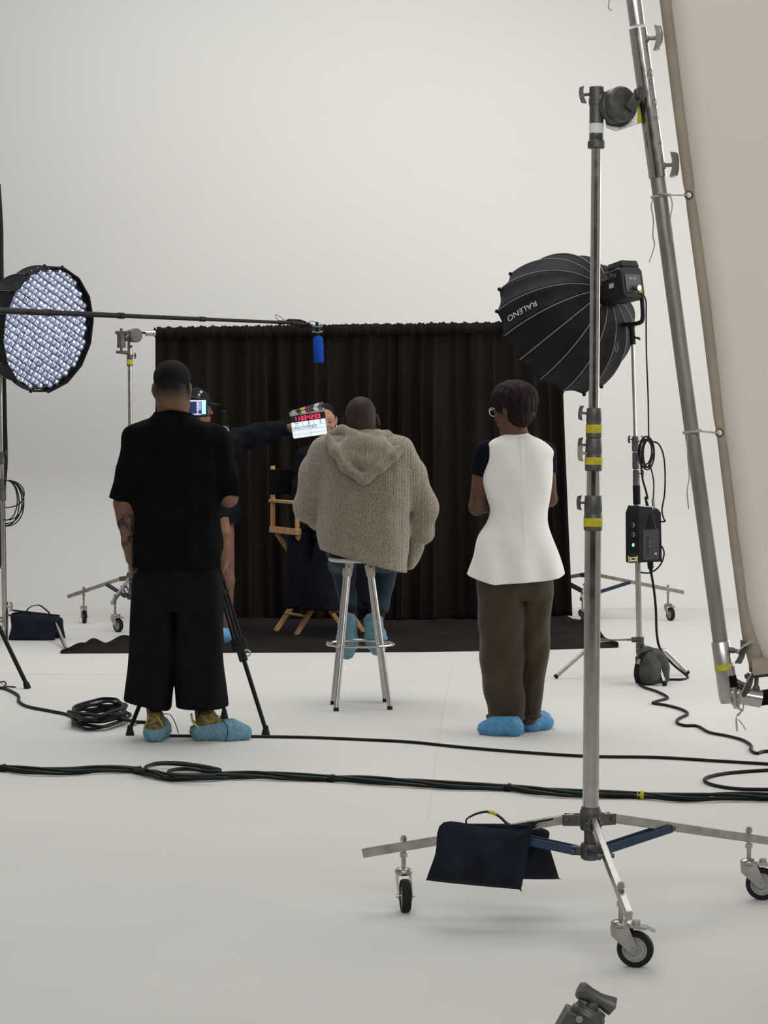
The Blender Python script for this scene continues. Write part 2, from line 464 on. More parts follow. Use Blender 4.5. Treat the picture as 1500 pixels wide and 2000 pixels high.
# ================================================================ the studio
def studio_paint(name, floor):
    m = bpy.data.materials.new(name); m.use_nodes = True
    nt = m.node_tree; b = nt.nodes['Principled BSDF']; L = nt.links
    b.inputs['Roughness'].default_value = 0.6 if floor else 0.7
    b.inputs['Specular IOR Level'].default_value = 0.2 if floor else 0.15
    tc = nt.nodes.new('ShaderNodeTexCoord')
    n1 = nt.nodes.new('ShaderNodeTexNoise'); n1.inputs['Scale'].default_value = 1.1; n1.inputs['Detail'].default_value = 8
    L.new(tc.outputs['Object'], n1.inputs['Vector'])
    r1 = nt.nodes.new('ShaderNodeValToRGB')
    r1.color_ramp.elements[0].position = 0.3; r1.color_ramp.elements[1].position = 0.7
    base = (0.655, 0.648, 0.622) if floor else (0.72, 0.713, 0.69)
    r1.color_ramp.elements[0].color = (*[c * (0.955 if floor else 0.99) for c in base], 1)
    r1.color_ramp.elements[1].color = (*base, 1)
    L.new(n1.outputs['Fac'], r1.inputs['Fac'])
    out = r1.outputs['Color']
    if floor:
        # scuffs
        mp = nt.nodes.new('ShaderNodeMapping'); mp.inputs['Scale'].default_value = (3.0, 1.1, 1.0)
        mp.inputs['Rotation'].default_value = (0, 0, 0.5)
        L.new(tc.outputs['Object'], mp.inputs['Vector'])
        n2 = nt.nodes.new('ShaderNodeTexNoise'); n2.inputs['Scale'].default_value = 7.5; n2.inputs['Detail'].default_value = 9
        n2.inputs['Roughness'].default_value = 0.72
        L.new(mp.outputs['Vector'], n2.inputs['Vector'])
        r2 = nt.nodes.new('ShaderNodeValToRGB')
        r2.color_ramp.elements[0].position = 0.63; r2.color_ramp.elements[1].position = 0.78
        r2.color_ramp.elements[0].color = (0, 0, 0, 1); r2.color_ramp.elements[1].color = (0.45, 0.45, 0.45, 1)
        L.new(n2.outputs['Fac'], r2.inputs['Fac'])
        mx = nt.nodes.new('ShaderNodeMixRGB'); mx.inputs['Color2'].default_value = (0.42, 0.40, 0.37, 1)
        L.new(r2.outputs['Color'], mx.inputs['Fac']); L.new(out, mx.inputs['Color1'])
        out = mx.outputs['Color']
        n3 = nt.nodes.new('ShaderNodeTexNoise'); n3.inputs['Scale'].default_value = 45
        L.new(tc.outputs['Object'], n3.inputs['Vector'])
        bp = nt.nodes.new('ShaderNodeBump'); bp.inputs['Strength'].default_value = 0.06; bp.inputs['Distance'].default_value = 0.01
        L.new(n3.outputs['Fac'], bp.inputs['Height']); L.new(bp.outputs['Normal'], b.inputs['Normal'])
    else:
        n3 = nt.nodes.new('ShaderNodeTexNoise'); n3.inputs['Scale'].default_value = 30; n3.inputs['Detail'].default_value = 5
        L.new(tc.outputs['Object'], n3.inputs['Vector'])
        bp = nt.nodes.new('ShaderNodeBump'); bp.inputs['Strength'].default_value = 0.10; bp.inputs['Distance'].default_value = 0.01
        L.new(n3.outputs['Fac'], bp.inputs['Height']); L.new(bp.outputs['Normal'], b.inputs['Normal'])
    L.new(out, b.inputs['Base Color'])
    return m
FLOORM = studio_paint('white_painted_floor', True)
WALLM = studio_paint('white_painted_wall', False)
DARKW = mat('grey_painted_wall', (0.42, 0.41, 0.40), 0.8)

XL, XR, YF, YB, RC, ZT = -6.0, 6.0, -3.0, 19.4, 1.1, 7.6
b = MB(); b.box(((XL + XR) / 2, (YF + YB - RC) / 2, -0.05), (XR - XL, YB - RC - YF, 0.1))
b.build('floor', FLOORM, smooth=False, kind='structure')
# seams between the floor's painted sheets: shallow dark joints
seam = mat('floor_joint', (0.60, 0.59, 0.57), 0.7)
for pts in ([fl(884, 1300), fl(862, 1410), fl(838, 1600)], [fl(-40, 1316), fl(300, 1318)], [fl(-40, 1232), fl(400, 1226), fl(1560, 1222)]):
    s_ = MB(); s_.ribbon([p + V(0, 0, 0.0006) for p in pts], 0.006, 0.001, (1, 0, 0) if abs(pts[0].y - pts[-1].y) > 1 else (0, 1, 0))
    s_.build('floor_seam', seam, bpy.data.objects['floor'], smooth=False)
# back wall: a cyclorama with a coved foot
prof = [(YB - RC + RC * math.sin(t), RC - RC * math.cos(t)) for t in np.linspace(0, math.pi / 2, 25)] + [(YB, ZT)]
vs = []; fs = []
for x in (XL, XR):
    vs += [(x, y, z) for y, z in prof]
n = len(prof)
fs = [(i, n + i, n + i + 1, i + 1) for i in range(n - 1)]
b = MB(); b.add(vs, fs)
w = b.build('wall_back', WALLM, angle=60, kind='structure')
md = w.modifiers.new('solid', 'SOLIDIFY'); md.thickness = 0.1; md.offset = 1
b = MB(); b.box((XL - 0.06, (YF + YB) / 2, ZT / 2), (0.1, YB - YF, ZT)); b.build('wall_left', DARKW, smooth=False, kind='structure')
b = MB(); b.box((XR + 0.06, (YF + YB) / 2, ZT / 2), (0.1, YB - YF, ZT)); b.build('wall_right', WALLM, smooth=False, kind='structure')
DARKC = mat('dark_studio_paint', (0.055, 0.050, 0.046), 0.85)
b = MB(); b.box((0, YF - 0.06, ZT / 2), (XR - XL + 0.3, 0.1, ZT)); b.build('wall_front', DARKC, smooth=False, kind='structure')
b = MB(); b.box((0, (YF + YB) / 2, ZT + 0.06), (XR - XL + 0.3, YB - YF + 0.3, 0.1)); b.build('ceiling', mat('dark_ceiling_paint', (0.16, 0.155, 0.15), 0.85), smooth=False, kind='structure')
# ================================================================ stands
def wing(b, p, d, up, s=1.0):
    """a T-shaped wing knob leaving p along d"""
    p = Vector(p); d = Vector(d).normalized(); u, w, _ = frame_of(d, up)
    b.cyl(p, p + d * 0.03 * s, 0.006 * s, n=10)
    poly = [(-.034, -.006), (-.03, .012), (-.012, .016), (.012, .016), (.03, .012), (.034, -.006), (.012, .0), (-.012, .0)]
    b.prism([(x * s, y * s) for x, y in poly], p + d * 0.026 * s, w, d, u * 0.012 * s)
def caster(parent, stem, trail, R=0.052, z_leg=0.2, brake=True):
    """stem: point on the leg above the wheel; trail: ground direction in which the wheel trails"""
    s = Vector(stem); t = Vector(trail).normalized(); side = Vector((t.y, -t.x, 0))
    off = 0.042 * R / 0.052
    c = Vector((s.x, s.y, R)) + t * off
    top = 2 * R + 0.016
    b = MB(); b.cyl((s.x, s.y, top), s + V(0, 0, 0.035), 0.0075, n=12)
    b.lathe([(0.0, 0), (0.011, 0), (0.011, .012), (0.0, .016)], s + V(0, 0, 0.018), (0, 0, 1), 8)
    b.lathe([(0.0, 0), (0.012, 0), (0.012, .014), (0.0, .014)], V(s.x, s.y, s.z - 0.034), (0, 0, 1), 6)
    o = b.build('caster_stem', CHROME2, parent)
    b = MB()
    b.lathe([(0.0, -.010), (.022, -.010), (.028, -.004), (.028, .004), (.022, .010), (.010, .013), (0, .013)], (s.x, s.y, top), (0, 0, 1), 20)
    for q in (-1, 1):
        o3 = Vector((s.x, s.y, 0)) + side * (q * 0.021)
        poly = [(-.026, top - .004), (.026, top - .004), (off + .012, R + .006), (off + .006, R - .013), (off - .008, R - .012), (-.024, top - .03)]
        b.prism(poly, o3, t, V(0, 0, 1), side * 0.003)
    b.cyl(c - side * 0.03, c + side * 0.03, 0.006, n=10)
    b.bar(V(s.x, s.y, top - .004) - t * .026, V(s.x, s.y, top - .004) + t * .026, 0.042, 0.004)
    f = b.build('caster_fork', CHROME2, parent, bev=0.001)
    b = MB(); b.lathe([(R * .70, -.014), (R * .93, -.014), (R, -.008), (R, .008), (R * .93, .014), (R * .70, .014), (R * .70, -.014)], c, side, 32, caps=False)
    w_ = b.build('caster_wheel', RUBBER, parent)
    b = MB(); b.lathe([(.0, -.012), (R * .3, -.012), (R * .34, -.007), (R * .56, -.007), (R * .6, -.011), (R * .71, -.011), (R * .71, .011), (R * .6, .011), (R * .56, .007), (R * .34, .007), (R * .3, .012), (0, .012)], c, side, 28)
    b.build('wheel_hub', mat('grey_hub', (0.33, 0.35, 0.34), 0.4, 0.3, var=.1), w_)
    if brake:
        b = MB(); q = V(s.x, s.y, top - .002)
        b.bar(q + t * .02, q + t * .075 - V(0, 0, .004), 0.03, 0.01); b.bar(q + t * .07, q + t * .10 - V(0, 0, .012), 0.022, 0.005)
        b.cyl(q + t * .045, q + t * .045 + V(0, 0, .016), .012, n=10)
        b.build('brake_lever', CHROME2, parent, bev=0.001)

def roller_base(root, C, stems, z_hub=0.315, z_low=0.215, ext=0.10, R=0.052, trails=None, brakes=(True, True, True), tube_r=0.0245):
    C = Vector(C)
    b = MB(); b.lathe([(.0, -.030), (.030, -.030), (.033, -.02), (.033, .028), (.029, .036), (.029, .042), (0, .042)], (C.x, C.y, z_hub), n=24)
    b.build('leg_collar', CAST, root, bev=.001)
    b = MB(); b.lathe([(.0, -.026), (.024, -.026), (.03, -.02), (.03, .02), (.026, .026), (0, .026)], (C.x, C.y, z_low), n=24)
    b.cyl((C.x, C.y, z_low - .02), (C.x, C.y, z_hub), tube_r * .8, n=20)
    b.build('brace_collar', CAST, root)
    for i, st in enumerate(stems):
        st = Vector(st); d = (st - C); d.z = 0; L = d.length; d.normalize(); sd = Vector((d.y, -d.x, 0))
        z_at = lambda r: z_hub + .005 + (st.z - z_hub - .005) * (r - .05) / (L - .05)
        P = lambda r, dz=0.0: Vector((C.x, C.y, z_at(r) + dz)) + d * r
        b = MB(); b.bar(P(.05), P(L + ext), 0.020, 0.028); b.build('leg', CHROME2, root, bev=0.002)
        b = MB()
        for q in (-1, 1):
            b.bar(Vector((C.x, C.y, z_hub)) + d * .02 + sd * (q * .016), P(.085) + sd * (q * .016), .006, .034)
        b.cyl(P(.07) - sd * .026, P(.07) + sd * .026, .0075, n=10)
        b.build('leg_bracket', CAST, root, bev=.001)
        rb = min(.31, L * .52)
        b = MB()
        for q in (-1, 1):
            b.bar(Vector((C.x, C.y, z_low)) + d * .045 + sd * (q * .0165), P(rb, -.004) + sd * (q * .0165), .004, .026)
        b.build('brace', BLUESTEEL, root, bev=.001)
        b = MB(); b.cyl(P(rb, -.004) - sd * .025, P(rb, -.004) + sd * .025, .007, n=10)
        b.build('brace_bolt', CAST, root); b = MB()
        b.cyl(Vector((C.x, C.y, z_low)) + d * .05 - sd * .026, Vector((C.x, C.y, z_low)) + d * .05 + sd * .026, .007, n=10)
        b.bar(Vector((C.x, C.y, z_low)), Vector((C.x, C.y, z_low)) + d * .06, .026, .026)
        b.build('brace_bolt', CAST, root)
        caster(root, P(L), trails[i] if trails else (random.uniform(-1, 1), random.uniform(-1, 1), 0), R, brake=brakes[i])

def collar(root, a, b_, r, tape=None, knob=None, name='riser_collar'):
    """a casting clamped round the riser from a to b_, tape: (t0, t1) along it, knob: direction"""
    a, b_ = Vector(a), Vector(b_); d = b_ - a; L = d.length; d.normalize()
    b = MB(); b.lathe([(r * .86, 0), (r, .003), (r, L * .42), (r * .95, L * .45), (r * .95, L * .55), (r * .98, L * .58), (r * .92, L - .004), (r * .86, L)], a, d, 24, caps=True)
    if knob is not None:
        wing(b, a + d * (L * .8) + Vector(knob) * (r * .8), knob, d, 0.68)
    o = b.build(name, CAST, root)
    if tape:
        t = MB(); t.lathe([(r * 1.02, 0), (r * 1.02, L * (tape[1] - tape[0]))], a + d * (L * tape[0]), d, 24, caps=False)
        t.build('tape_band', YTAPE, o)
    return o

def grip_head(root, c, axis, R=.052, T=.05, handle=None, mat_=CAST):
    """round two-plate clamp at c, its axis along axis"""
    c = Vector(c); ax = Vector(axis).normalized()
    for q, nm in ((-1, 'grip_plate'), (1, 'grip_plate')):
        b = MB(); b.lathe([(0, 0), (R * .92, 0), (R, .003), (R, T * .32), (R * .9, T * .42), (R * .5, T * .46), (0, T * .46)], c + ax * (q * .001), ax * q, 28)
        b.build(nm, mat_, root)
    if handle is not None:
        h = Vector(handle)
        b = MB(); p = c + ax * (T * .46)
        b.cyl(p, p + ax * .035, .011, n=12)
        b.cyl(p + ax * .04 - h * .037, p + ax * .04 + h * .037, .0095, .0115, n=14)
        b.sphere(p + ax * .04 - h * .037, .012, nu=12, nv=8); b.sphere(p + ax * .04 + h * .037, .0125, nu=12, nv=8)
        b.build('tee_handle', mat_, root)

# ---------------------------------------------------------------- the large roller stand in front
Y0 = 6.96
base = fl(1152.5, 1810); base = V(base.x, Y0, 0)
big = thing('roller_stand', base, 'tall chrome rolling stand in front with yellow-taped collars and caster wheels', 'light stand')
def PP(py):   # point on the riser axis at image height py (the riser leans a little)
    x = 1153.5 + (1580 - py) * (1164.5 - 1153.5) / 1290
    return at(x, py, Y0)
stA = V(.062, 7.15, .200); stB = V(.672, 6.41, .205); stC = V(1.178, 7.30, .200)
roller_base(big, V(PP(1600).x, Y0, 0), [stA, stB, stC], z_hub=.318, z_low=.222, ext=.135, R=.052,
            trails=[V(.12, -1, 0), V(1, -.30, 0), V(1, -.2, 0)], brakes=(False, True, True))
b = MB(); b.cyl(PP(1608), PP(1030), .0250, n=28); b.build('base_tube', CHROME, big)
b = MB(); b.cyl(PP(1040), PP(915), .0205, n=24); b.build('riser_tube', CHROME, big)
b = MB(); b.cyl(PP(920), PP(285), .0150, n=24); b.build('riser_tube', CHROME, big)
collar(big, PP(1037), PP(968), .0285, tape=(.13, .37), knob=V(-1, -.2, 0))
collar(big, PP(920), PP(856), .0265, tape=(.2, .42), knob=V(-1, -.3, 0))
collar(big, PP(856), PP(797), .0245, tape=(.18, .45), knob=V(-1, -.1, .1))
b = MB(); wing(b, PP(885) + V(-.02, -.01, 0), V(-1, -.4, 0), V(0, 0, 1), .75); b.build('wing_screw', CHROME2, big)
# junior receiver and grip head on top
hd = thing('grip_head', PP(290), 'round cast grip head on top of the front stand clamping the frame tube', 'grip head')
b = MB(); b.lathe([(.024, 0), (.0265, .003), (.0265, .020), (.023, .024), (.0215, .03), (.0215, .13), (.024, .132), (.024, .15), (.0225, .152), (.0225, .185), (0, .187)], PP(290), PP(180) - PP(290), 24)
b.build('receiver', CAST, hd)
b = MB(); b.lathe([(.0220, .045), (.0220, .075)], PP(290), PP(180) - PP(290), 24, caps=False); st_ = b.build('sticker', PAPER, hd)
b = MB(); b.box(PP(268) + V(.006, -.0225, 0), (.022, .002, .010)); b.build('barcode', INK, st_)
b = MB(); wing(b, at(1153, 184, Y0), V(-1, -.1, -.1), V(0, .3, 1), .8); b.build('wing_knob', CAST, hd)
gc = at(1207, 206, Y0 - .015)
ax = V(.55, -.80, .12).normalized()
b = MB(); b.cyl(at(1166, 192, Y0), gc, .022, n=16); b.build('pivot', CAST, hd)
grip_head(hd, gc, ax, .054, .075)
# arm of the clamp reaching to the frame's ear
e0, e1 = gc + ax * .036 + V(.01, 0, -.02), at(1250, 182, Y0 - .05)
b = MB(); b.bar(e0, e1, .034, .012, up=ax); b.cyl(e1 - ax * .008, e1 + ax * .008, .020, n=18); b.build('clamp_arm', CAST, hd, bev=.003)
b = MB(); p = e0.lerp(e1, .62) + ax * .0075; b.cyl(p, p + ax * .001, .006, n=12); b.build('arm_hole', INK, hd)

# ---------------------------------------------------------------- big diffusion frame
frm = thing('diffusion_frame', at(1420, 1392, 6.95), 'large tilted tube frame with white diffusion fabric laced to it', 'diffusion frame')
YFm = 6.97
f0 = at(1235.5, -20, YFm); f1 = at(1413.5, 1300, YFm)
dz = (f1 - f0).normalized()           # down along the left side
def FP(py, dy=0.0, dx=0.0):           # point on the left tube's axis at image height py
    x = 1235.5 + (py + 20) * (1413.5 - 1235.5) / 1320
    return at(x + dx, py, YFm + dy)
top = f0 - dz * 1.35
corner = FP(1385)
br = V(-dz.z, 0, dz.x).normalized()
if br.x < 0: br = -br
W_F = 3.0
b = MB(); b.cyl(FP(345), FP(1262), .0235, n=24); b.build('side_tube', ALU, frm)
b = MB(); b.cyl(top, FP(50), .0235, n=24); b.build('side_tube', ALUL, frm)
b = MB(); b.lathe([(.0275, 0), (.0275, (FP(347) - FP(56)).length)], FP(56), dz, 28); sl = b.build('tube_sleeve', CHROME, frm)
# lettering stamped along the sleeve
for word, t0, sz in (('QUIXOTE', .45, .036), ('1 1/2', .735, .026)):
    vs, fs = text_geo(word, sz); L = (FP(347) - FP(56)).length
    p0 = FP(56) + dz * (L * t0); mm = MB(); out = []
    for v in vs:
        a_ = .72 + v.y / .0277
        out.append(p0 + dz * v.x + br * (.0277 * math.sin(a_)) + V(0, -.0277 * math.cos(a_), 0))
    mm.add(out, fs); mm.build('stamped_lettering', GREYPRINT, sl, smooth=False)
for py, dr, s_ in ((76, V(.9, -.35, 0), 1.15), (325, V(.85, -.5, .05), 1.15)):
    b = MB(); p = FP(py); wing(b, p + dr * .024, dr, V(.3, 0, 1), s_); b.cyl(p + dr * .02, p + dr * .034, .011, n=14); b.build('wing_screw', CHROME2, frm)
# ear plate with yellow tape
b = MB(); b.prism([(0, 0), (-.105, -.012), (-.13, -.03), (-.125, -.065), (-.095, -.080), (0, -.062)], at(1264, 196, YFm), br, V(0, 0, 1), V(0, .006, 0)); b.build('ear_plate', CHROME2, frm, bev=.001)
b = MB(); b.prism([(-.004, .0), (-.027, -.004), (-.030, -.065), (-.004, -.060)], at(1264, 197, YFm - .0045), br, V(0, 0, 1), V(0, .001, 0)); b.build('tape_band', YTAPE, frm)
# corner casting and the bottom tube
cs = FP(1252); ce = FP(1372)
b = MB(); b.lathe([(.0262, 0), (.0282, .003), (.0282, (ce - cs).length - .02), (.025, (ce - cs).length)], cs, dz, 24)
b.cyl(ce - dz * .03, ce + br * .10 + dz * .003, .0275, n=20); b.sphere(ce - dz * .028, .0285)
b.prism([(0, 0), (.0, -.09), (.018, -.075), (.085, -.012), (.09, 0)], ce + br * .012, br, -dz * -1, V(0, .016, 0))
b.build('corner_casting', BRUSH, frm)
b = MB(); b.cyl(ce + br * .08, ce + br * W_F, .0235, n=24); b.build('bottom_tube', ALUL, frm)
b = MB(); b.lathe([(.0242, 0), (.0242, .10)], ce + br * .085, br, 24, caps=False); b.build('black_tape', CANVASB, frm)
for p, d_, r_, nm in ((FP(1296), dz, .0288, 0), (ce + br * .125, br, .0250, 1), (ce + br * .205, br, .0250, 1)):
    b = MB(); b.lathe([(r_, 0), (r_, .018)], p, d_, 24, caps=False); b.build('tape_band', YTAPE, frm)
b = MB(); p = FP(1318) + V(.018, -.02, 0); b.lathe([(.0135, 0), (.0135, .035)], p, dz, 14); b.build('black_tape', CANVASB, frm)
b = MB(); p = FP(1300) + V(.02, -.02, 0); b.cyl(p, p + dz * .13, .010, n=12); b.build('locking_rod', CHROME, frm)
for p, d_, s_ in ((FP(1268) + V(.026, -.012, 0), V(1, -.3, -.25), 1.1), (FP(1330) + V(.03, -.012, 0), V(.9, -.4, -.35), 1.15)):
    b = MB(); wing(b, p, d_, V(.2, 0, 1), s_); b.cyl(p - V(.01, 0, 0), p + Vector(d_).normalized() * .012, .009, n=12); b.build('wing_screw', CAST, frm)
p = ce + br * .085 + V(0, 0, .026)
b = MB(); b.cyl(p - V(0, 0, .01), p + V(0, -.005, .04), .007, n=12); b.sphere(p + V(0, 0, .006), .012, nu=12, nv=8); b.bar(p + V(-.036, -.005, .043), p + V(.036, -.005, .050), .016, .014)
b.build('tee_knob', CAST, frm, bev=.002)
# rest of the frame beyond the picture
b = MB(); b.cyl(top, top + br * W_F, .0235, n=20); b.build('top_tube', ALU, frm)
b = MB(); b.cyl(top + br * W_F, ce + br * W_F, .0235, n=20); b.build('side_tube', ALU, frm)

# fabric: webbing border and cloth, gathered a little at each grommet
def BP(py, dx=0.0, dy=0.0):           # outer edge of the border at image height py
    xs = [(-200, 1260), (0, 1288), (200, 1313), (360, 1334), (380, 1339), (400, 1340), (600, 1367), (820, 1394), (845, 1399), (870, 1402), (1060, 1425), (1250, 1450), (1300, 1463)]
    x = np.interp(py, [q[0] for q in xs], [q[1] for q in xs])
    return at(x + dx, py, YFm - .01 + dy)
wid = [(-200, 23), (360, 22), (382, 17), (400, 21), (600, 22), (830, 20), (850, 17), (870, 19), (1200, 20), (1290, 36)]
wd = lambda py: np.interp(py, [q[0] for q in wid], [q[1] for q in wid])
rows = np.linspace(-420, 1312, 120)
b = MB(); vs = []; n = len(rows)
for py in rows: vs.append(BP(py))
for py in rows: vs.append(BP(py, wd(py), -.004))
b.add(vs, [(i, i + 1, n + i + 1, n + i) for i in range(n - 1)])
o = b.build('border_webbing', TAN, frm); md = o.modifiers.new('solid', 'SOLIDIFY'); md.thickness = .003
# cloth sheet
M_ = 40; vs = []; fs = []
for py in rows:
    a_ = BP(py, wd(py) - 3, -.002)
    for j in range(M_):
        t = j / (M_ - 1); q = a_ + br * (t * (W_F - .25))
        wv = .012 * math.sin(3.1 * t * 6 + py * .004) * min(1, t * 6) + .006 * math.exp(-t * 14) * math.sin(py * .05) * (1 if py > 1000 else .3)
        vs.append(q + V(0, -wv, 0))
fs = [(i * M_ + j, (i + 1) * M_ + j, (i + 1) * M_ + j + 1, i * M_ + j + 1) for i in range(n - 1) for j in range(M_ - 1)]
b = MB(); b.add(vs, fs); o = b.build('diffusion_cloth', SILK, frm); md = o.modifiers.new('solid', 'SOLIDIFY'); md.thickness = .0015
pb = BP(1312); vs = []
b = MB(); b.ribbon([BP(1306, 4) + br * t + V(0, -.022, .006) for t in np.linspace(0, W_F - .25, 30)], .05, .003, dz); b.build('border_webbing', TAN, frm)
# grommets and cotton ties
for py, dx in ((381, 6), (845, 6), (1309, 11)):
    g = BP(py, dx, -.006)
    b = MB(); b.torus(g, (0, 1, 0), .0105, .0034, 24, 8); gr = b.build('grommet', BRASS, frm)
    b = MB(); b.cyl(g - V(0, .0022, 0), g + V(0, .001, 0), .0095, n=20); b.build('grommet_eye', PAPER, gr)
def tie(pts, w_=.011, nm='cotton_tie'):
    b = MB(); b.ribbon(cat_path(pts, 6), w_, .002, (.3, 1, .3)); return b.build(nm, TIE, frm)
b = MB(); b.torus(FP(383), dz, .0255, .005, 24, 6); b.build('tie_loop', TIE, frm)
tie([at(1285, 377, 6.94), at(1315, 381, 6.935), at(1343, 381, 6.95)])
tie([at(1277, 384, 6.93), at(1272, 402, 6.93), at(1276, 430, 6.93), at(1275, 460, 6.93), at(1278, 480, 6.93), at(1268, 512, 6.93)])
tie([at(1309, 382, 6.93), at(1313, 400, 6.93), at(1309, 430, 6.93), at(1312, 450, 6.93), at(1314, 472, 6.93)])
b = MB(); b.torus(FP(843), dz, .0255, .005, 24, 6); b.build('tie_loop', TIE, frm)
tie([at(1345, 843, 6.94), at(1375, 843, 6.935), at(1404, 846, 6.95)])
tie([at(1342, 850, 6.93), at(1343, 890, 6.93), at(1346, 930, 6.93), at(1342, 960, 6.93), at(1345, 994, 6.93)])
tie([at(1473, 1309, 6.94), at(1462, 1325, 6.93), at(1446, 1357, 6.92), at(1441, 1365, 6.92)], .016)
tie([at(1470, 1252, 6.94), at(1452, 1262, 6.93), at(1440, 1275, 6.93)], .02)
tie([at(1444, 1352, 6.91), at(1452, 1378, 6.91), at(1446, 1392, 6.90), at(1438, 1402, 6.90), at(1440, 1428, 6.90)], .022)
tie([at(1442, 1405, 6.90), at(1450, 1415, 6.90), at(1457, 1426, 6.90)], .005)
tie([at(1410, 1345, 6.91), at(1422, 1365, 6.90), at(1436, 1380, 6.90), at(1452, 1388, 6.90)], .012)
tie([at(1196, 20, 6.9), at(1189, 16, 6.9), at(1191, -5, 6.9), at(1200, -30, 6.95), at(1232, -40, 6.95)], .009)

# ---------------------------------------------------------------- sandbag saddled over the front stand's leg
def sandbag(root, outline, Y, thick, m, name='bag_half', lean=0.0):
    """pillow-shaped panel with the given image outline at depth Y"""
    pts = [at(x, y, Y) for x, y in outline]
    cx = sum((p for p in pts), Vector()) / len(pts)
    path = cat_path(pts, 5, closed=True); n = len(path); K = 7
    vs = []; fs = []
    for sgn in (-1, 1):
        for j in range(K):
            t = j / (K - 1)      # 0 rim, 1 centre
            for p in path:
                q = p.lerp(cx, t * .999)
                bl = thick * (1 - (1 - t) ** 2.4) ** .7 if t > 0 else 0
                wob = .10 * math.sin(q.x * 60) * math.sin(q.z * 47) if t > 0 else 0
                vs.append(V(q.x, q.y + sgn * bl * (1 + wob) + lean * (pts[0].z - q.z), q.z))
    for h in range(2):
        o = h * K * n
        for j in range(K - 1):
            for i in range(n):
                a = o + j * n + i; c = o + j * n + (i + 1) % n
                fs.append((a, c, c + n, a + n))
    for i in range(n):
        fs.append((i, K * n + i, K * n + (i + 1) % n, (i + 1) % n))
    b = MB(); b.add(vs, fs)
    return b.build(name, m, root, angle=70)
bag = thing('sandbag', V(.32, 7.06, .13), 'dark navy canvas sandbag saddled over the front stand leg with taped handle', 'sandbag')
sandbag(bag, [(866, 1606), (960, 1617), (1036, 1613), (1040, 1612), (1030, 1670), (1018, 1736), (1012, 1737), (920, 1729), (838, 1720), (834, 1714), (850, 1668)], 6.98, .050, BAGBLUE)
sandbag(bag, [(940, 1612), (1062, 1618), (1072, 1650), (1091, 1712), (1090, 1717), (1020, 1717), (960, 1712), (945, 1660)], 7.12, .040, BAGBLUE)
b = MB(); b.ribbon([at(952, 1613, 6.99), at(960, 1611, 7.10)], .255, .008, (1, 0, 0)); b.build('saddle', BAGBLUE, bag)
b = MB(); b.ribbon(cat_path([at(911, 1610, 7.0), at(913, 1599, 7.01), at(935, 1588, 7.03), at(960, 1586, 7.04), at(978, 1597, 7.04), at(992, 1609, 7.05), at(1012, 1614, 7.03)], 6), .022, .004, (.15, 1, 0)); hnd = b.build('handle', WEB, bag)
b = MB(); b.ribbon([at(953, 1586.2, 7.037), at(960, 1586, 7.04), at(968, 1590, 7.042)], .026, .008, (.15, 1, 0)); b.build('tape_band', YTAPE, hnd)
b = MB(); b.ribbon(cat_path([at(1040, 1613, 7.0), at(1054, 1604, 7.0), at(1078, 1600, 6.98)], 5), .03, .004, (.3, 1, 0)); b.build('webbing_tab', WEB, bag)

# ---------------------------------------------------------------- low stand at the bottom edge: only its clamp shows
YN = 3.72
lp = at(1122, 2012, YN)
low = thing('low_stand', V(lp.x - .012, YN, 0), 'grip clamp with tee handle poking up at the bottom edge', 'grip head')
b = MB(); b.cyl((lp.x - .012, YN, .0), (lp.x - .012, YN, lp.z - .03), .014, n=18); b.build('post', CHROME2, low)
b = MB()
for k in range(3):
    a_ = .9 + k * 2.094; d_ = V(math.cos(a_), math.sin(a_), 0)
    b = MB(); b.tube([V(lp.x - .012, YN, .16) + d_ * .02, V(lp.x - .012, YN, .15) + d_ * .10, V(lp.x - .012, YN, .012) + d_ * .26], .011, 10); b.build('leg', CHROME2, low)
dirh = (at(1158, 1962, YN) - at(1132, 2008, YN)).normalized()
b = MB(); b.lathe([(.0, -.05), (.022, -.05), (.028, -.02), (.030, -.01), (.030, .012), (.026, .016), (.026, .022), (.0, .022)], at(1144, 1990, YN), dirh, 22); b.box(at(1120, 2006, YN), (.05, .05, .05), Matrix.Rotation(.5, 3, 'Y')); b.build('clamp_body', CAST, low, bev=.002)
b = MB(); b.cyl(at(1148, 1980, YN), at(1166, 1951, YN), .0125, .010, n=16)
h0, h1 = at(1142, 1938, YN), at(1191, 1963, YN); hv = (h1 - h0).normalized()
b.lathe([(.0, -.012), (.012, -.012), (.0155, -.006), (.0125, .008), (.0115, .025), (.0125, .034), (.0155, .048), (.016, .052), (.0, .058)], h0, hv, 18)
b.build('tee_handle', CAST, low)
b = MB(); p = at(1131, 1990, YN - .028); b.cyl(p, p - V(0, .004, 0), .006, n=10); b.build('bolt', CHROME2, low)
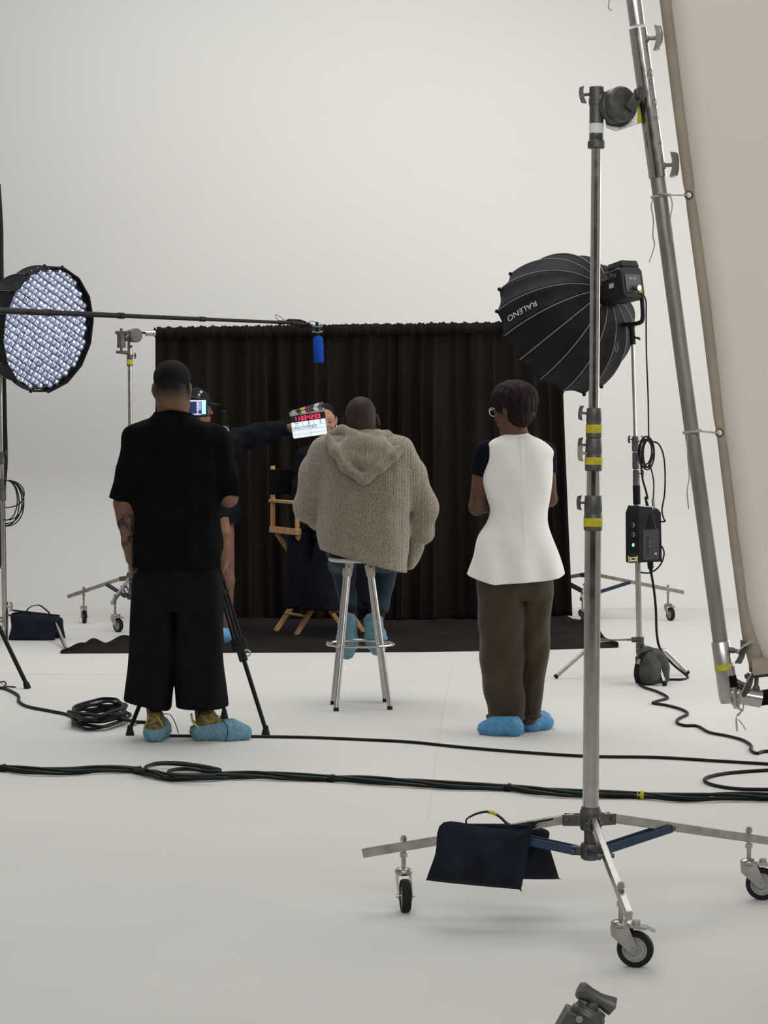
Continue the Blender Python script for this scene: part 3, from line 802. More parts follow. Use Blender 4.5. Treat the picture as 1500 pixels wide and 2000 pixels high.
# ================================================================ people
def skin_mat(name, col, var=0.12, stubble=None, tattoo=None, ears=None):
    """stubble: (z_top, z_bottom, colour) cropped hair fading out downwards; tattoo: (z_top, z_bottom, x_max)"""
    m = mat(name, col, 0.6, 0.0, var=var, vscale=14, bump=0.08, bscale=120, spec=0.14)
    nt = m.node_tree; L = nt.links; b = nt.nodes['Principled BSDF']
    src = b.inputs['Base Color'].links[0].from_socket
    tc = nt.nodes.new('ShaderNodeTexCoord'); sx = nt.nodes.new('ShaderNodeSeparateXYZ'); L.new(tc.outputs['Object'], sx.inputs[0])
    if stubble:
        mr = nt.nodes.new('ShaderNodeMapRange'); mr.inputs['From Min'].default_value = stubble[1]; mr.inputs['From Max'].default_value = stubble[0]
        L.new(sx.outputs['Z'], mr.inputs['Value'])
        mx = nt.nodes.new('ShaderNodeMixRGB'); mx.inputs['Color2'].default_value = (*stubble[2], 1)
        fac = mr.outputs['Result']
        if ears:      # no stubble on the ears: (head centre x, half width)
            sb = nt.nodes.new('ShaderNodeMath'); sb.operation = 'SUBTRACT'; sb.inputs[1].default_value = ears[0]; L.new(sx.outputs['X'], sb.inputs[0])
            ab = nt.nodes.new('ShaderNodeMath'); ab.operation = 'ABSOLUTE'; L.new(sb.outputs[0], ab.inputs[0])
            er = nt.nodes.new('ShaderNodeMapRange'); er.inputs['From Min'].default_value = ears[1] + .003; er.inputs['From Max'].default_value = ears[1] - .003; L.new(ab.outputs[0], er.inputs['Value'])
            mu = nt.nodes.new('ShaderNodeMath'); mu.operation = 'MULTIPLY'; L.new(fac, mu.inputs[0]); L.new(er.outputs['Result'], mu.inputs[1]); fac = mu.outputs[0]
        L.new(fac, mx.inputs['Fac']); L.new(src, mx.inputs['Color1']); src = mx.outputs['Color']
    if tattoo:
        n = nt.nodes.new('ShaderNodeTexNoise'); n.inputs['Scale'].default_value = 34; n.inputs['Detail'].default_value = 5
        L.new(tc.outputs['Object'], n.inputs['Vector'])
        r = nt.nodes.new('ShaderNodeValToRGB'); r.color_ramp.elements[0].position = .44; r.color_ramp.elements[1].position = .56
        r.color_ramp.elements[0].color = (0, 0, 0, 1); r.color_ramp.elements[1].color = (.85, .85, .85, 1)
        L.new(n.outputs['Fac'], r.inputs['Fac'])
        acc = r.outputs['Color']
        for sock, lo, hi in (('Z', tattoo[1], tattoo[1] + .03), ('Z', tattoo[0], tattoo[0] - .03), ('X', tattoo[2], tattoo[2] - .02)):
            q = nt.nodes.new('ShaderNodeMapRange'); q.inputs['From Min'].default_value = lo; q.inputs['From Max'].default_value = hi
            L.new(sx.outputs[sock], q.inputs['Value'])
            mu = nt.nodes.new('ShaderNodeMath'); mu.operation = 'MULTIPLY'; L.new(acc, mu.inputs[0]); L.new(q.outputs['Result'], mu.inputs[1]); acc = mu.outputs[0]
        mx = nt.nodes.new('ShaderNodeMixRGB'); mx.inputs['Color2'].default_value = (0.018, 0.017, 0.018, 1)
        L.new(acc, mx.inputs['Fac']); L.new(src, mx.inputs['Color1']); src = mx.outputs['Color']
    L.new(src, b.inputs['Base Color'])
    return m

class Head:
    """local head frame: x to the person's right, y out of the face, z up; origin between the ears"""
    def __init__(s, c, face, up=(0, 0, 1), scale=1.0):
        s.c = Vector(c); y = Vector(face).normalized(); z = Vector(up); z = (z - y * z.dot(y)).normalized(); x = y.cross(z)
        s.R = Matrix((x, y, z)).transposed(); s.s = scale
    def p(s, x, y, z):
        return s.c + s.R @ (Vector((x, y, z)) * s.s)
    def rot(s, R2=None):
        return s.R if R2 is None else s.R @ R2
    def sculpt(s, g, ears=True, fem=False):
        q = s.s; P = s.p; R = s.R
        g.ell(P(0, -.015, .035), [v * q for v in (.076, .096, .086)], R, .01)
        g.ell(P(0, .022, -.018), [v * q for v in (.062, .068, .080)], R, .04 * q)
        g.ell(P(0, -.055, -.02), [v * q for v in (.062, .05, .065)], R, .03 * q)
        jw = .046 if not fem else .040
        for sx in (-1, 1):
            g.rc(P(sx * jw, .005, -.062), P(sx * .014, .066, -.100), .020 * q, .016 * q, .025 * q)
            g.rc(P(sx * jw * 1.15, -.005, -.015), P(sx * jw, .005, -.062), .018 * q, .018 * q, .025 * q)
            g.ell(P(sx * .040, .062, -.032), .022 * q, None, .025 * q)
        g.rc(P(-.012, .070, -.104), P(.012, .070, -.104), .017 * q, None, .02 * q)
        g.rc(P(0, .045, -.075), P(0, .07, -.07), .035 * q, .022 * q, .02 * q)
        g.rc(P(-.036, .072, .024), P(.036, .072, .024), .013 * q, None, .02 * q)
        for sx in (-1, 1):
            g.ell(P(sx * .031, .092, .004), [v * q for v in (.019, .014, .011)], R, .014 * q, sub=True)
            g.ell(P(sx * .031, .078, .003), [v * q for v in (.0145, .0105, .011)], R, .004)
        g.rc(P(0, .086, .012), P(0, .108, -.030), .0075 * q, .0105 * q, .012 * q)
        for sx in (-1, 1):
            g.ell(P(sx * .011, .098, -.034), [v * q for v in (.0085, .010, .0075)], R, .008)
        g.ell(P(0, .087, -.066), [v * q for v in (.025, .010, .015)], R, .012)
        if ears:
            for sx in (-1, 1):
                R2 = R @ Matrix.Rotation(sx * .35, 3, 'Z')
                g.ell(P(sx * .080, -.012, .0), [v * q for v in (.007, .019, .033)], R2, .006)
                g.rc(P(sx * .082, -.018, .022), P(sx * .086, -.024, -.005), .008 * q, .007 * q, .006)
                g.ell(P(sx * .078, .0, -.026), [v * q for v in (.006, .010, .012)], R2, .006)
        return s
    def face_parts(s, root, lip, browc, lids=None, eyes=True):
        q = s.s; R = s.R
        b = MB(); b.sphere(s.p(0, .095, -.060), [v * q for v in (.023, .007, .0055)], R); b.sphere(s.p(0, .0955, -.071), [v * q for v in (.019, .007, .0065)], R)
        b.build('lips', lip, root)
        for sx in (-1, 1):
            b = MB(); b.tube([s.p(sx * .014, .0855, .021), s.p(sx * .03, .0835, .027), s.p(sx * .048, .068, .020)], [.0032 * q, .0036 * q, .0016 * q], 8); b.build('eyebrow', browc, root)
            if lids:
                b = MB(); b.tube([s.p(sx * .016, .0865, -.004), s.p(sx * .03, .0895, -.0065), s.p(sx * .046, .080, -.001)], [.0018 * q, .0034 * q, .0030 * q], 8); b.build('eyelash', browc, root)
            elif eyes:
                b = MB(); b.sphere(s.p(sx * .031, .082, .003), [v * q for v in (.011, .0075, .006)], R, 12, 8); e = b.build('eye', mat('eye_white', (.6, .58, .55), .3), root)
                b = MB(); b.sphere(s.p(sx * .031, .0875, .003), [v * q for v in (.0045, .003, .0045)], R, 12, 8); b.build('iris', mat('iris_brown', (.02, .012, .008), .2), e)

def hand(g, wrist, fdir, palm, thumb_side, size=1.0, curl=.5, k=.004):
    """wrist point, direction of the fingers, palm normal, unit vector towards the thumb"""
    w = Vector(wrist); f = Vector(fdir).normalized(); n = Vector(palm); n = (n - f * n.dot(f)).normalized()
    t = Vector(thumb_side); t = (t - f * t.dot(f) - n * t.dot(n)).normalized()
    s = size
    lens = [(.042, .024, .020), (.046, .028, .021), (.043, .026, .020), (.033, .020, .018)]
    for i, ls in enumerate(lens):
        off = (.030 - .020 * i) * s
        base = w + f * (.088 - .004 * abs(i - 1)) * s + t * off
        g.rc(w + t * off * .6 + f * .012 * s, base, .014 * s, .0115 * s, .012)
        p = base; a = curl * .45
        for j, L in enumerate(ls):
            d = f * math.cos(a) + n * math.sin(a)
            q = p + d * L * s
            g.rc(p, q, (.0092 - .001 * j) * s, (.0085 - .001 * j) * s, k)
            p = q; a += curl * .75
    p = w + t * .022 * s + f * .022 * s
    d = (f * .72 + t * .62 + n * .30).normalized(); q = p + d * .042 * s
    g.rc(p, q, .0135 * s, .0105 * s, .01); d2 = (f * .95 + t * .20 + n * .4).normalized()
    g.rc(q, q + d2 * .030 * s, .0100 * s, .0085 * s, .004); g.rc(q + d2 * .030 * s, q + d2 * .052 * s + n * .004, .0085 * s, .007 * s, .004)

def foot_prims(g, heel, d, L=.27, w=.048, grow=0.0, up=V(0, 0, 1), hgt=.075, k=.03):
    heel = Vector(heel); d = Vector(d).normalized(); up = (Vector(up) - d * Vector(up).dot(d)).normalized()
    P = lambda f, h: heel + d * (f * L) + up * h
    r = w + grow
    g.rc(P(.16, r * .78), P(.62, r * .72), r * .80, r * .98, k)
    g.rc(P(.62, r * .72), P(.86, r * .58), r * .98, r * .72, k)
    g.rc(P(.17, .045), P(.28, hgt + .02), r * .82, r * .78, k)
    g.rc(P(.30, hgt), P(.62, .045), r * .62, r * .62, k)
    return P

def rows_px(Y, rows):
    """rows of (py, x_left, x_right, depth_half[, dy]) to col rows"""
    out = []
    for r in rows:
        py, xl, xr, ry = r[:4]; dy = r[4] if len(r) > 4 else 0
        a, c = at(xl, py, Y + dy), at(xr, py, Y + dy)
        out.append(((a.z + c.z) / 2, (a.x + c.x) / 2, Y + dy, (c.x - a.x) / 2, ry))
    return out
def bounds(Y, x0, x1, y0, y1, d0, d1):
    a, c = at(x0, y1, Y), at(x1, y0, Y)
    return (a.x, Y + d0, min(a.z, c.z)), (c.x, Y + d1, max(a.z, c.z))
def folds(amp, fx, fz, ph=0.0, fy=None):
    fy = fx if fy is None else fy
    return lambda X, Y, Z: amp * (np.sin(X * fx + np.sin(Z * fz * .7 + ph) * 1.3 + ph) * np.cos(Y * fy * .8 + Z * fz * .35 + ph) + .5 * np.sin(Z * fz * 1.9 + X * fx * .5 + ph * 2))

# ---------------------------------------------------------------- man in black with his back turned
Y1 = 10.9
Q = lambda px, py, dy=0.0: at(px, py, Y1 + dy)
r1 = fl(345, 1444); r1 = V(r1.x, Y1, 0)
man = thing('person', r1, 'standing man in black t-shirt and wide black trousers beside the tripod', 'person')
hx = Head(Q(337, 762), V(.10, 1, -.04), scale=1.06)
g = SDF(*bounds(Y1, 195, 490, 695, 1445, -.32, .52), .005)
hx.sculpt(g)
g.rc(Q(338, 780, -.01), Q(339, 840, .0), .070, .082, .03)
g.col(rows_px(Y1, [(825, 292, 388, .07), (850, 268, 420, .10), (900, 266, 424, .11), (1000, 276, 422, .11), (1110, 272, 420, .12), (1135, 275, 418, .12)]), 2.2, .03)
for a, k_, f_ in (((300, 1120), (296, 1250), (300, 1405)), ((385, 1120), (388, 1250), (394, 1405))):
    g.chain([Q(*a), Q(*k_, .01), Q(*f_, .0)], [.085, .058, .030], .02)
g.chain([Q(270, 866), Q(243, 982, -.03), Q(252, 1060, .0), Q(256, 1092, .02)], [.056, .047, .033, .026], .02)
g.rc(Q(243, 985, -.03), Q(247, 1020, -.02), .046, .042, .02)
hand(g, Q(256, 1090, .02), V(.10, .10, -1), V(1, .2, 0), V(.2, 1, 0), .95, .45)
g.chain([Q(424, 866), Q(446, 972, .0), Q(438, 958, .22)], [.055, .043, .032], .02)
hand(g, Q(438, 958, .22), V(-.1, .9, .25), V(-.9, -.3, 0), V(.1, .2, 1), .95, 1.0)
zt = lambda py: at(337, py, Y1).z
body = g.build('body', skin_mat('tan_skin', (.155, .090, .058), stubble=(zt(757), zt(790), (.005, .0045, .0045)), tattoo=(zt(998) , zt(1072), Q(268, 1000).x - r1.x), ears=(hx.c.x - r1.x, .0825)), man)
hx.face_parts(man, mat('lips_brown', (.20, .09, .07), .5), mat('black_hair', (.0045, .004, .004), .8, bump=.6, bscale=300, spec=.15))
g = SDF(*bounds(Y1, 285, 390, 700, 800, -.16, .16), .004)
g.ell(hx.p(0, -.012, .046), [v * 1.06 for v in (.0785, .098, .0835)], hx.R, 0)
g.ell(hx.p(0, -.02, .060), [v * 1.06 for v in (.079, .090, .072)], hx.R, .02)
g.cut(hx.p(0, .066, .05), hx.R @ V(0, 1, -.35))
g.disp(lambda X, Y, Z: .0012 * np.sin(X * 700) * np.sin(Y * 640) * np.sin(Z * 720))
g.build('hair', MATS['black_hair'], man)
TEE = mat('black_cotton', (.0034, .0036, .0046), .95, var=.25, vscale=6, bump=.25, bscale=28, spec=.06)
g = SDF(*bounds(Y1, 195, 490, 795, 1125, -.30, .30), .006)
g.col(rows_px(Y1, [(806, 303, 374, .085, -.01), (814, 296, 381, .10, -.01), (822, 281, 397, .115), (833, 258, 424, .13), (848, 250, 436, .14), (880, 249, 440, .145), (930, 258, 436, .145), (985, 263, 431, .15), (1040, 263, 432, .16), (1106, 258, 434, .175), (1114, 257, 434, .175)]), 2.4, .02)
sdir = (Q(238, 979) - Q(270, 858)).normalized()
g.rc(Q(272, 860), Q(238, 979, -.03), .074, .062, .05, flat=True)
g.rc(Q(423, 860), Q(446, 971, .0), .074, .056, .05, flat=True)
g.disp(folds(.0045, 34, 20, .6)); g.disp(folds(.003, 60, 9, 2.2))
g.cut(Q(345, 1107), V(.0, 0, -1))
shirt = g.build('t_shirt', TEE, man)
b = MB(); c = Q(338.5, 809, -.005); pts = [c + V(.092 * math.cos(a), .088 * math.sin(a), .012 * math.sin(-a) - .010 * abs(math.cos(a))) for a in np.linspace(0, 2 * math.pi, 40)[:-1]]
b.tube(pts, .010, 8, closed=True); b.build('collar', TEE, shirt)
TRB = mat('black_twill', (.0062, .0072, .0074), .95, var=.2, vscale=8, bump=.18, bscale=60, spec=.06)
g = SDF(*bounds(Y1, 235, 455, 1075, 1395, -.26, .26), .006)
g.col(rows_px(Y1, [(1092, 272, 422, .14), (1112, 264, 428, .15), (1125, 258, 432, .155), (1150, 257, 433, .15), (1190, 257, 433, .12)]), 2.6, .02)
g.col(rows_px(Y1, [(1120, 258, 346, .14), (1200, 256, 343, .14), (1300, 250, 340.5, .145), (1350, 246, 338, .145), (1390, 243, 335, .145)]), 3.0, .015)
g.col(rows_px(Y1, [(1120, 338, 433, .14), (1200, 341, 434, .14), (1300, 341.5, 437, .145), (1350, 342.5, 441, .145), (1390, 344, 444, .145)]), 3.0, .015)
g.disp(folds(.006, 30, 7, 1.1))
pl, pr = Q(244, 1365), Q(338, 1386); dv = pr - pl; g_l = SDF((0, 0, 0), (.01, .01, .01), .01)
Xa, Za = g.ax[0][:, None, None], g.ax[2][None, None, :]
hem = np.where(Xa < Q(340.5, 1300).x, pl.z + (Xa - pl.x) * dv.z / dv.x, Q(395, 1380).z)
g.F = np.maximum(g.F, (hem - Za).astype(np.float32) + 0 * g.F)
g.build('trousers', TRB, man)
SOCK = mat('black_sock', (.006, .006, .007), .9, bump=.3, bscale=200)
for (x0, y0), (x1, y1), dy in (((300, 1378), (301, 1404), 0), ((393, 1376), (396, 1404), .0)):
    b = MB(); b.cyl(Q(x0, y0 - 20, dy), Q(x1, y1, dy), .036, .033, 18); b.build('sock', SOCK, man)
SNK = mat('brown_yellow_knit', (.30, .21, .045), .7, var=.3, vscale=40, col2=(.045, .030, .020), bump=.2, bscale=200, stretch=(1, 1, 2.4))
def shoe_pair(root, heel, d, L, w, m_cover, sneaker=True, hgt=.075, ctop=.058, slope=.0, h=.005):
    heel = Vector(heel); d = Vector(d).normalized()
    lo = np.minimum(np.array(heel), np.array(heel + d * L)) - np.array((.08, .08, .01)); hi = np.maximum(np.array(heel), np.array(heel + d * L)) + np.array((.08, .08, .16))
    if sneaker:
        g = SDF(lo, hi, h); foot_prims(g, heel, d, L, w, 0, hgt=hgt); g.cut((0, 0, .004), (0, 0, -1)); g.cut(heel + V(0, 0, hgt + .045) + d * .05, V(-d.x * .15, -d.y * .15, 1))
        sh = g.build('sneaker', SNK, root)
        for sgn in (-1, 1):
            sd = V(d.y, -d.x, 0) * sgn
            b = MB(); b.ribbon(cat_path([heel + d * (.0 * L) + sd * .022 + V(0, 0, hgt + .028), heel + d * (.03 * L) + sd * .038 + V(0, 0, hgt - .008), heel + d * (.16 * L) + sd * .047 + V(0, 0, ctop - .005)], 5), .010, .004, d); b.build('heel_stripe', mat('lime_trim', (.42, .42, .10), .6), sh)
        b = MB(); b.tube(cat_path([heel + d * (.42 * L) + V(0, 0, hgt + .02), heel + d * (.5 * L) + V(d.y, -d.x, 0) * .06 + V(0, 0, hgt + .02), heel + d * (.62 * L) + V(d.y, -d.x, 0) * .085 + V(0, 0, hgt - .03), heel + d * (.6 * L) + V(d.y, -d.x, 0) * .10 + V(0, 0, .02)], 6), .0022, 6); b.build('drawstring', CABLE, sh)
    g = SDF(lo, hi, h); foot_prims(g, heel, d, L + .012, w, .009, hgt=hgt); g.cut((0, 0, .001), (0, 0, -1))
    g.disp(lambda X, Y, Z: .003 * np.sin((X + Y) * 170 + Z * 60) * np.sin(Z * 110 + X * 60))
    g.cut(heel + V(0, 0, ctop), V(-d.x * slope, -d.y * slope, 1))
    return g.build('shoe_cover', m_cover, root)
shoe_pair(man, fl(300, 1451), V(.02, 1, 0), .28, .050, COVER, True, hgt=.098, ctop=.062, slope=.22)
shoe_pair(man, fl(374, 1446), V(1, .10, 0), .275, .050, COVER, True, hgt=.098, ctop=.068, slope=.17)

# ---------------------------------------------------------------- woman in the white vest
Y2 = 11.15
Q = lambda px, py, dy=0.0: at(px, py, Y2 + dy)
r2 = V(fl(1003, 1432).x, Y2, 0)
wom = thing('person', r2, 'standing person in long white sleeveless vest and olive trousers with folded arms', 'person')
hw = Head(Q(1001, 797), V(-.78, .62, -.22), V(-.10, .05, 1), scale=.98)
g = SDF(*bounds(Y2, 890, 1115, 730, 1440, -.25, .42), .005)
hw.sculpt(g, fem=True)
g.rc(Q(1005, 815), Q(1009, 860, .0), .050, .062, .03)
g.col(rows_px(Y2, [(850, 985, 1034, .05), (868, 958, 1062, .07), (940, 962, 1062, .09), (1000, 968, 1058, .08), (1080, 955, 1070, .10), (1140, 955, 1065, .10)]), 2.2, .03)
for a, k_, f_ in (((985, 1140), (985, 1270), (995, 1410)), ((1038, 1140), (1040, 1270), (1034, 1405))):
    g.chain([Q(*a), Q(*k_), Q(*f_)], [.075, .052, .034], .02)
g.chain([Q(944, 885, .0), Q(932, 990, .03), Q(985, 975, .20)], [.044, .039, .030], .02)
g.chain([Q(1068, 885, .01), Q(1074, 975, .06), Q(985, 992, .17), Q(958, 990, .10)], [.040, .034, .027, .024], .02)
hand(g, Q(962, 992, .085), V(-.75, -.45, .25), V(.45, -.6, .2), V(.1, .1, 1), .88, .55)
hand(g, Q(985, 975, .20), V(1, .05, .1), V(0, -1, 0), V(0, .1, 1), .88, .35)
g.build('body', skin_mat('brown_skin', (.115, .062, .042)), wom)
hw.face_parts(wom, mat('lips_plum', (.16, .05, .05), .45), mat('dark_brow', (.01, .008, .008), .6))
HAIRW = mat('dark_burgundy_hair', (.022, .0062, .0088), .55, var=0, col2=(.0035, .0030, .0034), vscale=9, bump=.9, bscale=90, stretch=(2.2, 2.2, .5), spec=.14)
g = SDF(*bounds(Y2, 940, 1070, 728, 850, -.2, .2), .004)
g.ell(Q(1005, 779, .0), (.116, .112, .094), None, 0)
g.ell(Q(1011, 797, -.005), (.090, .100, .085), None, .02)
g.ell(Q(1015, 812, -.02), (.064, .085, .060), None, .02)
fw = hw.R @ V(0, 1, 0)
g.ell(hw.p(0, .115, -.04), (.075, .072, .085), hw.R, .01, sub=True)
g.ell(hw.p(-.096, .010, -.030), [.030, .036, .040], hw.R, .01, sub=True)
g.disp(lambda X, Y, Z: .0022 * np.sin(np.arctan2(Y - (Y2), X - Q(1003, 780).x) * 23 + Z * 25 + 2 * np.sin(Z * 40 + X * 30)) * np.clip((at(1000, 735, Y2).z - Z) * 14, 0, 1) + .0025 * np.sin(X * 140 + Z * 50) * np.sin(Y * 130))
g.build('hair', HAIRW, wom)
GL = mat('pale_glasses_frame', (.62, .60, .58), .3)
gls = MB()
for sx in (-1, 1):
    c = hw.p(sx * .034, .100, .002); uu = hw.R @ V(1, 0, 0); ww = hw.R @ V(0, 0, 1)
    gls.tube([c + uu * (.026 * math.cos(a)) + ww * (.021 * math.sin(a)) for a in np.linspace(0, 2 * math.pi, 24)[:-1]], .0028, 6, closed=True)
    gls.tube([hw.p(sx * .059, .098, .010), hw.p(sx * .076, .05, .012), hw.p(sx * .084, -.01, .014)], .0028, 6)
gls.tube([hw.p(-.008, .103, .006), hw.p(0, .106, .009), hw.p(.008, .103, .006)], .0025, 6)
go = gls.build('glasses', GL, wom, label='pale rimmed eyeglasses')
NAVY = mat('navy_knit', (.0045, .006, .013), .9, var=.2, vscale=20, bump=.2, bscale=120, spec=.08)
g = SDF(*bounds(Y2, 900, 1110, 838, 960, -.2, .25), .005)
g.col(rows_px(Y2, [(850, 986, 1033, .055), (862, 958, 1062, .08), (880, 946, 1074, .09), (945, 952, 1070, .10)]), 2.2, .02)
g.rc(Q(950, 884, .0), Q(936, 927, .02), .060, .050, .03, flat=True)
g.rc(Q(1064, 884, .01), Q(1073, 925, .05), .055, .040, .03, flat=True)
g.build('short_sleeved_top', NAVY, wom)
VEST = mat('white_crepe', (.85, .835, .80), .85, var=.03, vscale=8, bump=.12, bscale=140, spec=.2)
g = SDF(*bounds(Y2, 895, 1120, 835, 1155, -.30, .30), .0055)
vr = [(845, 988, 1031, .052, .0), (850, 982, 1037, .062, -.005), (856, 968, 1052, .085), (864, 950, 1068, .10), (876, 946, 1080, .115), (900, 947, 1081, .13), (940, 943, 1079, .135), (970, 950, 1074, .125), (997, 957, 1070, .12), (1020, 950, 1070, .13), (1050, 934, 1078, .15), (1085, 922, 1092, .165), (1120, 911, 1105, .18), (1148, 905, 1113, .19)]
g.col(rows_px(Y2, vr), 2.3, 0)
g.disp(lambda X, Y, Z: .010 * np.clip((Q(1000, 1000).z - Z) * 3.2, 0, 1) * np.sin(X * 38 + 1.0 + Z * 4) * (Y < Y2 + .05) + .002 * np.sin(X * 45 + Z * 16))
for c0, c1, r_ in ((Q(934, 872, .0), Q(938, 935, .02), .028), (Q(1090, 872, .02), Q(1089, 935, .05), .024)):
    g.rc(c0, c1, r_, r_, .006, sub=True)
Xa, Za = g.ax[0][:, None, None], g.ax[2][None, None, :]
hp = [(905, 1121), (935, 1131), (962, 1138), (1000, 1135), (1025, 1133), (1060, 1131), (1088, 1126), (1115, 1114)]
hem = np.interp(Xa, [Q(*p).x for p in hp], [Q(*p).z for p in hp])
g.F = np.maximum(g.F, (hem - Za).astype(np.float32) + 0 * g.F)
vest = g.build('vest', VEST, wom)
def on_vest(py, px):
    vx = [(r[0], r[1], r[2], r[3]) for r in vr]
    xl, xr, ry = [np.interp(py, [v[0] for v in vx], [v[i] for v in vx]) for i in (1, 2, 3)]
    t = (px - (xl + xr) / 2) / ((xr - xl) / 2)
    return at(px, py, Y2 - ry * (1 - abs(t) ** 2.3) ** (1 / 2.3) - .0015)
b = MB(); b.tube([on_vest(py, np.interp(py, [850, 930, 1010, 1136], [1017, 1020, 1023, 1028])) for py in range(852, 1134, 6)], .0022, 6); b.build('back_seam', VEST, vest)
OLIVE = mat('olive_twill', (.052, .041, .026), .85, var=.16, vscale=7, bump=.15, bscale=90, sheen=.1, spec=.15)
g = SDF(*bounds(Y2, 920, 1090, 1095, 1412, -.25, .25), .006)
g.col(rows_px(Y2, [(1100, 936, 1076, .13), (1135, 933, 1079, .135), (1170, 934, 1078, .12)]), 2.5, .02)
g.col(rows_px(Y2, [(1120, 934, 1022, .12, -.02), (1200, 934, 1022, .13, -.02), (1290, 937, 1024, .125, -.02), (1340, 942, 1025, .115, -.02), (1385, 950, 1025.5, .10, -.02), (1405, 952, 1025, .095, -.02)]), 2.8, .008)
g.col(rows_px(Y2, [(1120, 1018, 1079, .12, .03), (1200, 1018, 1077, .13, .03), (1290, 1020, 1069, .12, .03), (1340, 1022, 1063, .105, .03), (1385, 1023, 1056, .09, .03), (1400, 1024, 1055, .09, .03)]), 2.6, .008)
g.disp(folds(.0045, 26, 8, .4)); g.disp(lambda X, Y, Z: .003 * np.sin(X * 60 - Z * 30))
g.build('trousers', OLIVE, wom)
for xl, xr, py, dy, ry in ((951.5, 1025.5, 1400, -.02, .098), (1023.5, 1055.5, 1395, .03, .093)):
    cc = at((xl + xr) / 2, py, Y2 + dy); rx_ = (at(xr, py, Y2).x - at(xl, py, Y2).x) / 2
    b = MB(); b.tube([cc + V(rx_ * abs(math.cos(a)) ** .72 * (1 if math.cos(a) > 0 else -1), ry * abs(math.sin(a)) ** .72 * (1 if math.sin(a) > 0 else -1), 0) for a in np.linspace(0, 2 * math.pi, 40)[:-1]], .006, 6, closed=True); b.build('hem_roll', OLIVE, wom)
shoe_pair(wom, fl(1018, 1438), V(-.93, .36, 0), .205, .040, COVER2, False, hgt=.068, ctop=.095, slope=.0)
shoe_pair(wom, fl(1029, 1430), V(.60, .80, 0), .20, .040, COVER2, False, hgt=.068, ctop=.095)

# ---------------------------------------------------------------- man on the bar stool
Y3 = 12.15
Q = lambda px, py, dy=0.0: at(px, py, Y3 + dy)
r3 = V(fl(704, 1381).x, Y3, 0)
sit = thing('person', r3, 'man in oatmeal hooded cardigan sitting on the bar stool with his back turned', 'person')
hs = Head(Q(704, 822, .03), V(-.12, 1, -.10), scale=1.06)
g = SDF(*bounds(Y3, 560, 870, 755, 1300, -.30, .78), .005)
hs.sculpt(g)
g.rc(Q(704, 830, .0), Q(706, 870, -.02), .066, .075, .03)
g.col(rows_px(Y3, [(858, 665, 745, .07), (880, 632, 785, .10), (1000, 650, 770, .10), (1088, 655, 760, .12)]), 2.2, .03)
g.chain([Q(632, 890), Q(606, 990, .04), Q(660, 1035, .30)], [.05, .042, .03], .02)
g.chain([Q(782, 895), Q(826, 985, .06), Q(760, 1040, .32)], [.05, .042, .03], .02)
hand(g, Q(660, 1035, .30), V(.6, .7, -.2), V(0, -.2, -1), V(.5, -.5, 0), .95, .6); hand(g, Q(760, 1040, .32), V(-.6, .7, -.2), V(0, -.2, -1), V(-.5, -.5, 0), .95, .6)
for hp_, kn, an in (((672, 1072), (668, 1096, .46), (683, 1200, .33)), ((736, 1072), (754, 1096, .46), (741, 1202, .33))):
    g.chain([Q(*hp_), Q(*kn), Q(*an)], [.07, .045, .030], .02)
g.build('body', skin_mat('deep_brown_skin', (.042, .027, .021), stubble=(at(0, 770, Y3).z, at(0, 838, Y3).z, (.024, .018, .016))), sit)
hs.face_parts(sit, mat('lips_brown', (.20, .09, .07), .5), mat('dark_brow', (.01, .008, .008), .6))
b = MB(); b.sphere(hs.p(-.090, -.012, .0), (.010, .014, .022)); b.tube(cat_path([hs.p(-.092, -.02, .02), hs.p(-.088, -.05, .03), hs.p(-.086, -.045, -.01), hs.p(-.082, -.03, -.06)], 6), .003, 6); b.sphere(hs.p(-.086, -.05, .034), .004); b.build('earpiece', BLACKP, sit)
b = MB(); b.sphere(hs.p(.090, -.012, -.012), (.008, .013, .028)); b.build('earpiece', BLACKP, sit)
b = MB(); cc = Q(706, 842, .0); b.tube([cc + V(.080 * math.cos(a), .072 * math.sin(a), -.004 * math.cos(2 * a)) for a in np.linspace(0, 2 * math.pi, 36)[:-1]], .008, 8, closed=True); b.build('shirt_collar', mat('cream_cotton', (.5, .47, .40), .8), sit)
b = MB(); cc = Q(706, 837, .0); b.tube([cc + V(.0735 * math.cos(a), .068 * math.sin(a), 0) for a in np.linspace(0, 2 * math.pi, 36)[:-1]], .0035, 6, closed=True); b.build('necklace', mat('bronze', (.20, .13, .05), .35, .9), sit)
def knit_mat():
    m = mat('oatmeal_knit', (.385, .332, .250), .95, var=0, col2=(.195, .163, .118), vscale=120, sheen=.35, spec=.1, detail=6)
    nt = m.node_tree; L = nt.links; bs = nt.nodes['Principled BSDF']
    tc = nt.nodes.new('ShaderNodeTexCoord')
    wv = nt.nodes.new('ShaderNodeTexWave'); wv.bands_direction = 'X'; wv.inputs['Scale'].default_value = 38; wv.inputs['Distortion'].default_value = 1.6; wv.inputs['Detail'].default_value = 1
    L.new(tc.outputs['Object'], wv.inputs['Vector'])
    nz = nt.nodes.new('ShaderNodeTexNoise'); nz.inputs['Scale'].default_value = 170; nz.inputs['Detail'].default_value = 3; L.new(tc.outputs['Object'], nz.inputs['Vector'])
    ad = nt.nodes.new('ShaderNodeMath'); ad.operation = 'ADD'; L.new(wv.outputs['Fac'], ad.inputs[0]); L.new(nz.outputs['Fac'], ad.inputs[1])
    bp = nt.nodes.new('ShaderNodeBump'); bp.inputs['Strength'].default_value = .75; bp.inputs['Distance'].default_value = .007
    L.new(ad.outputs[0], bp.inputs['Height']); L.new(bp.outputs['Normal'], bs.inputs['Normal'])
    return m
KNIT = knit_mat()
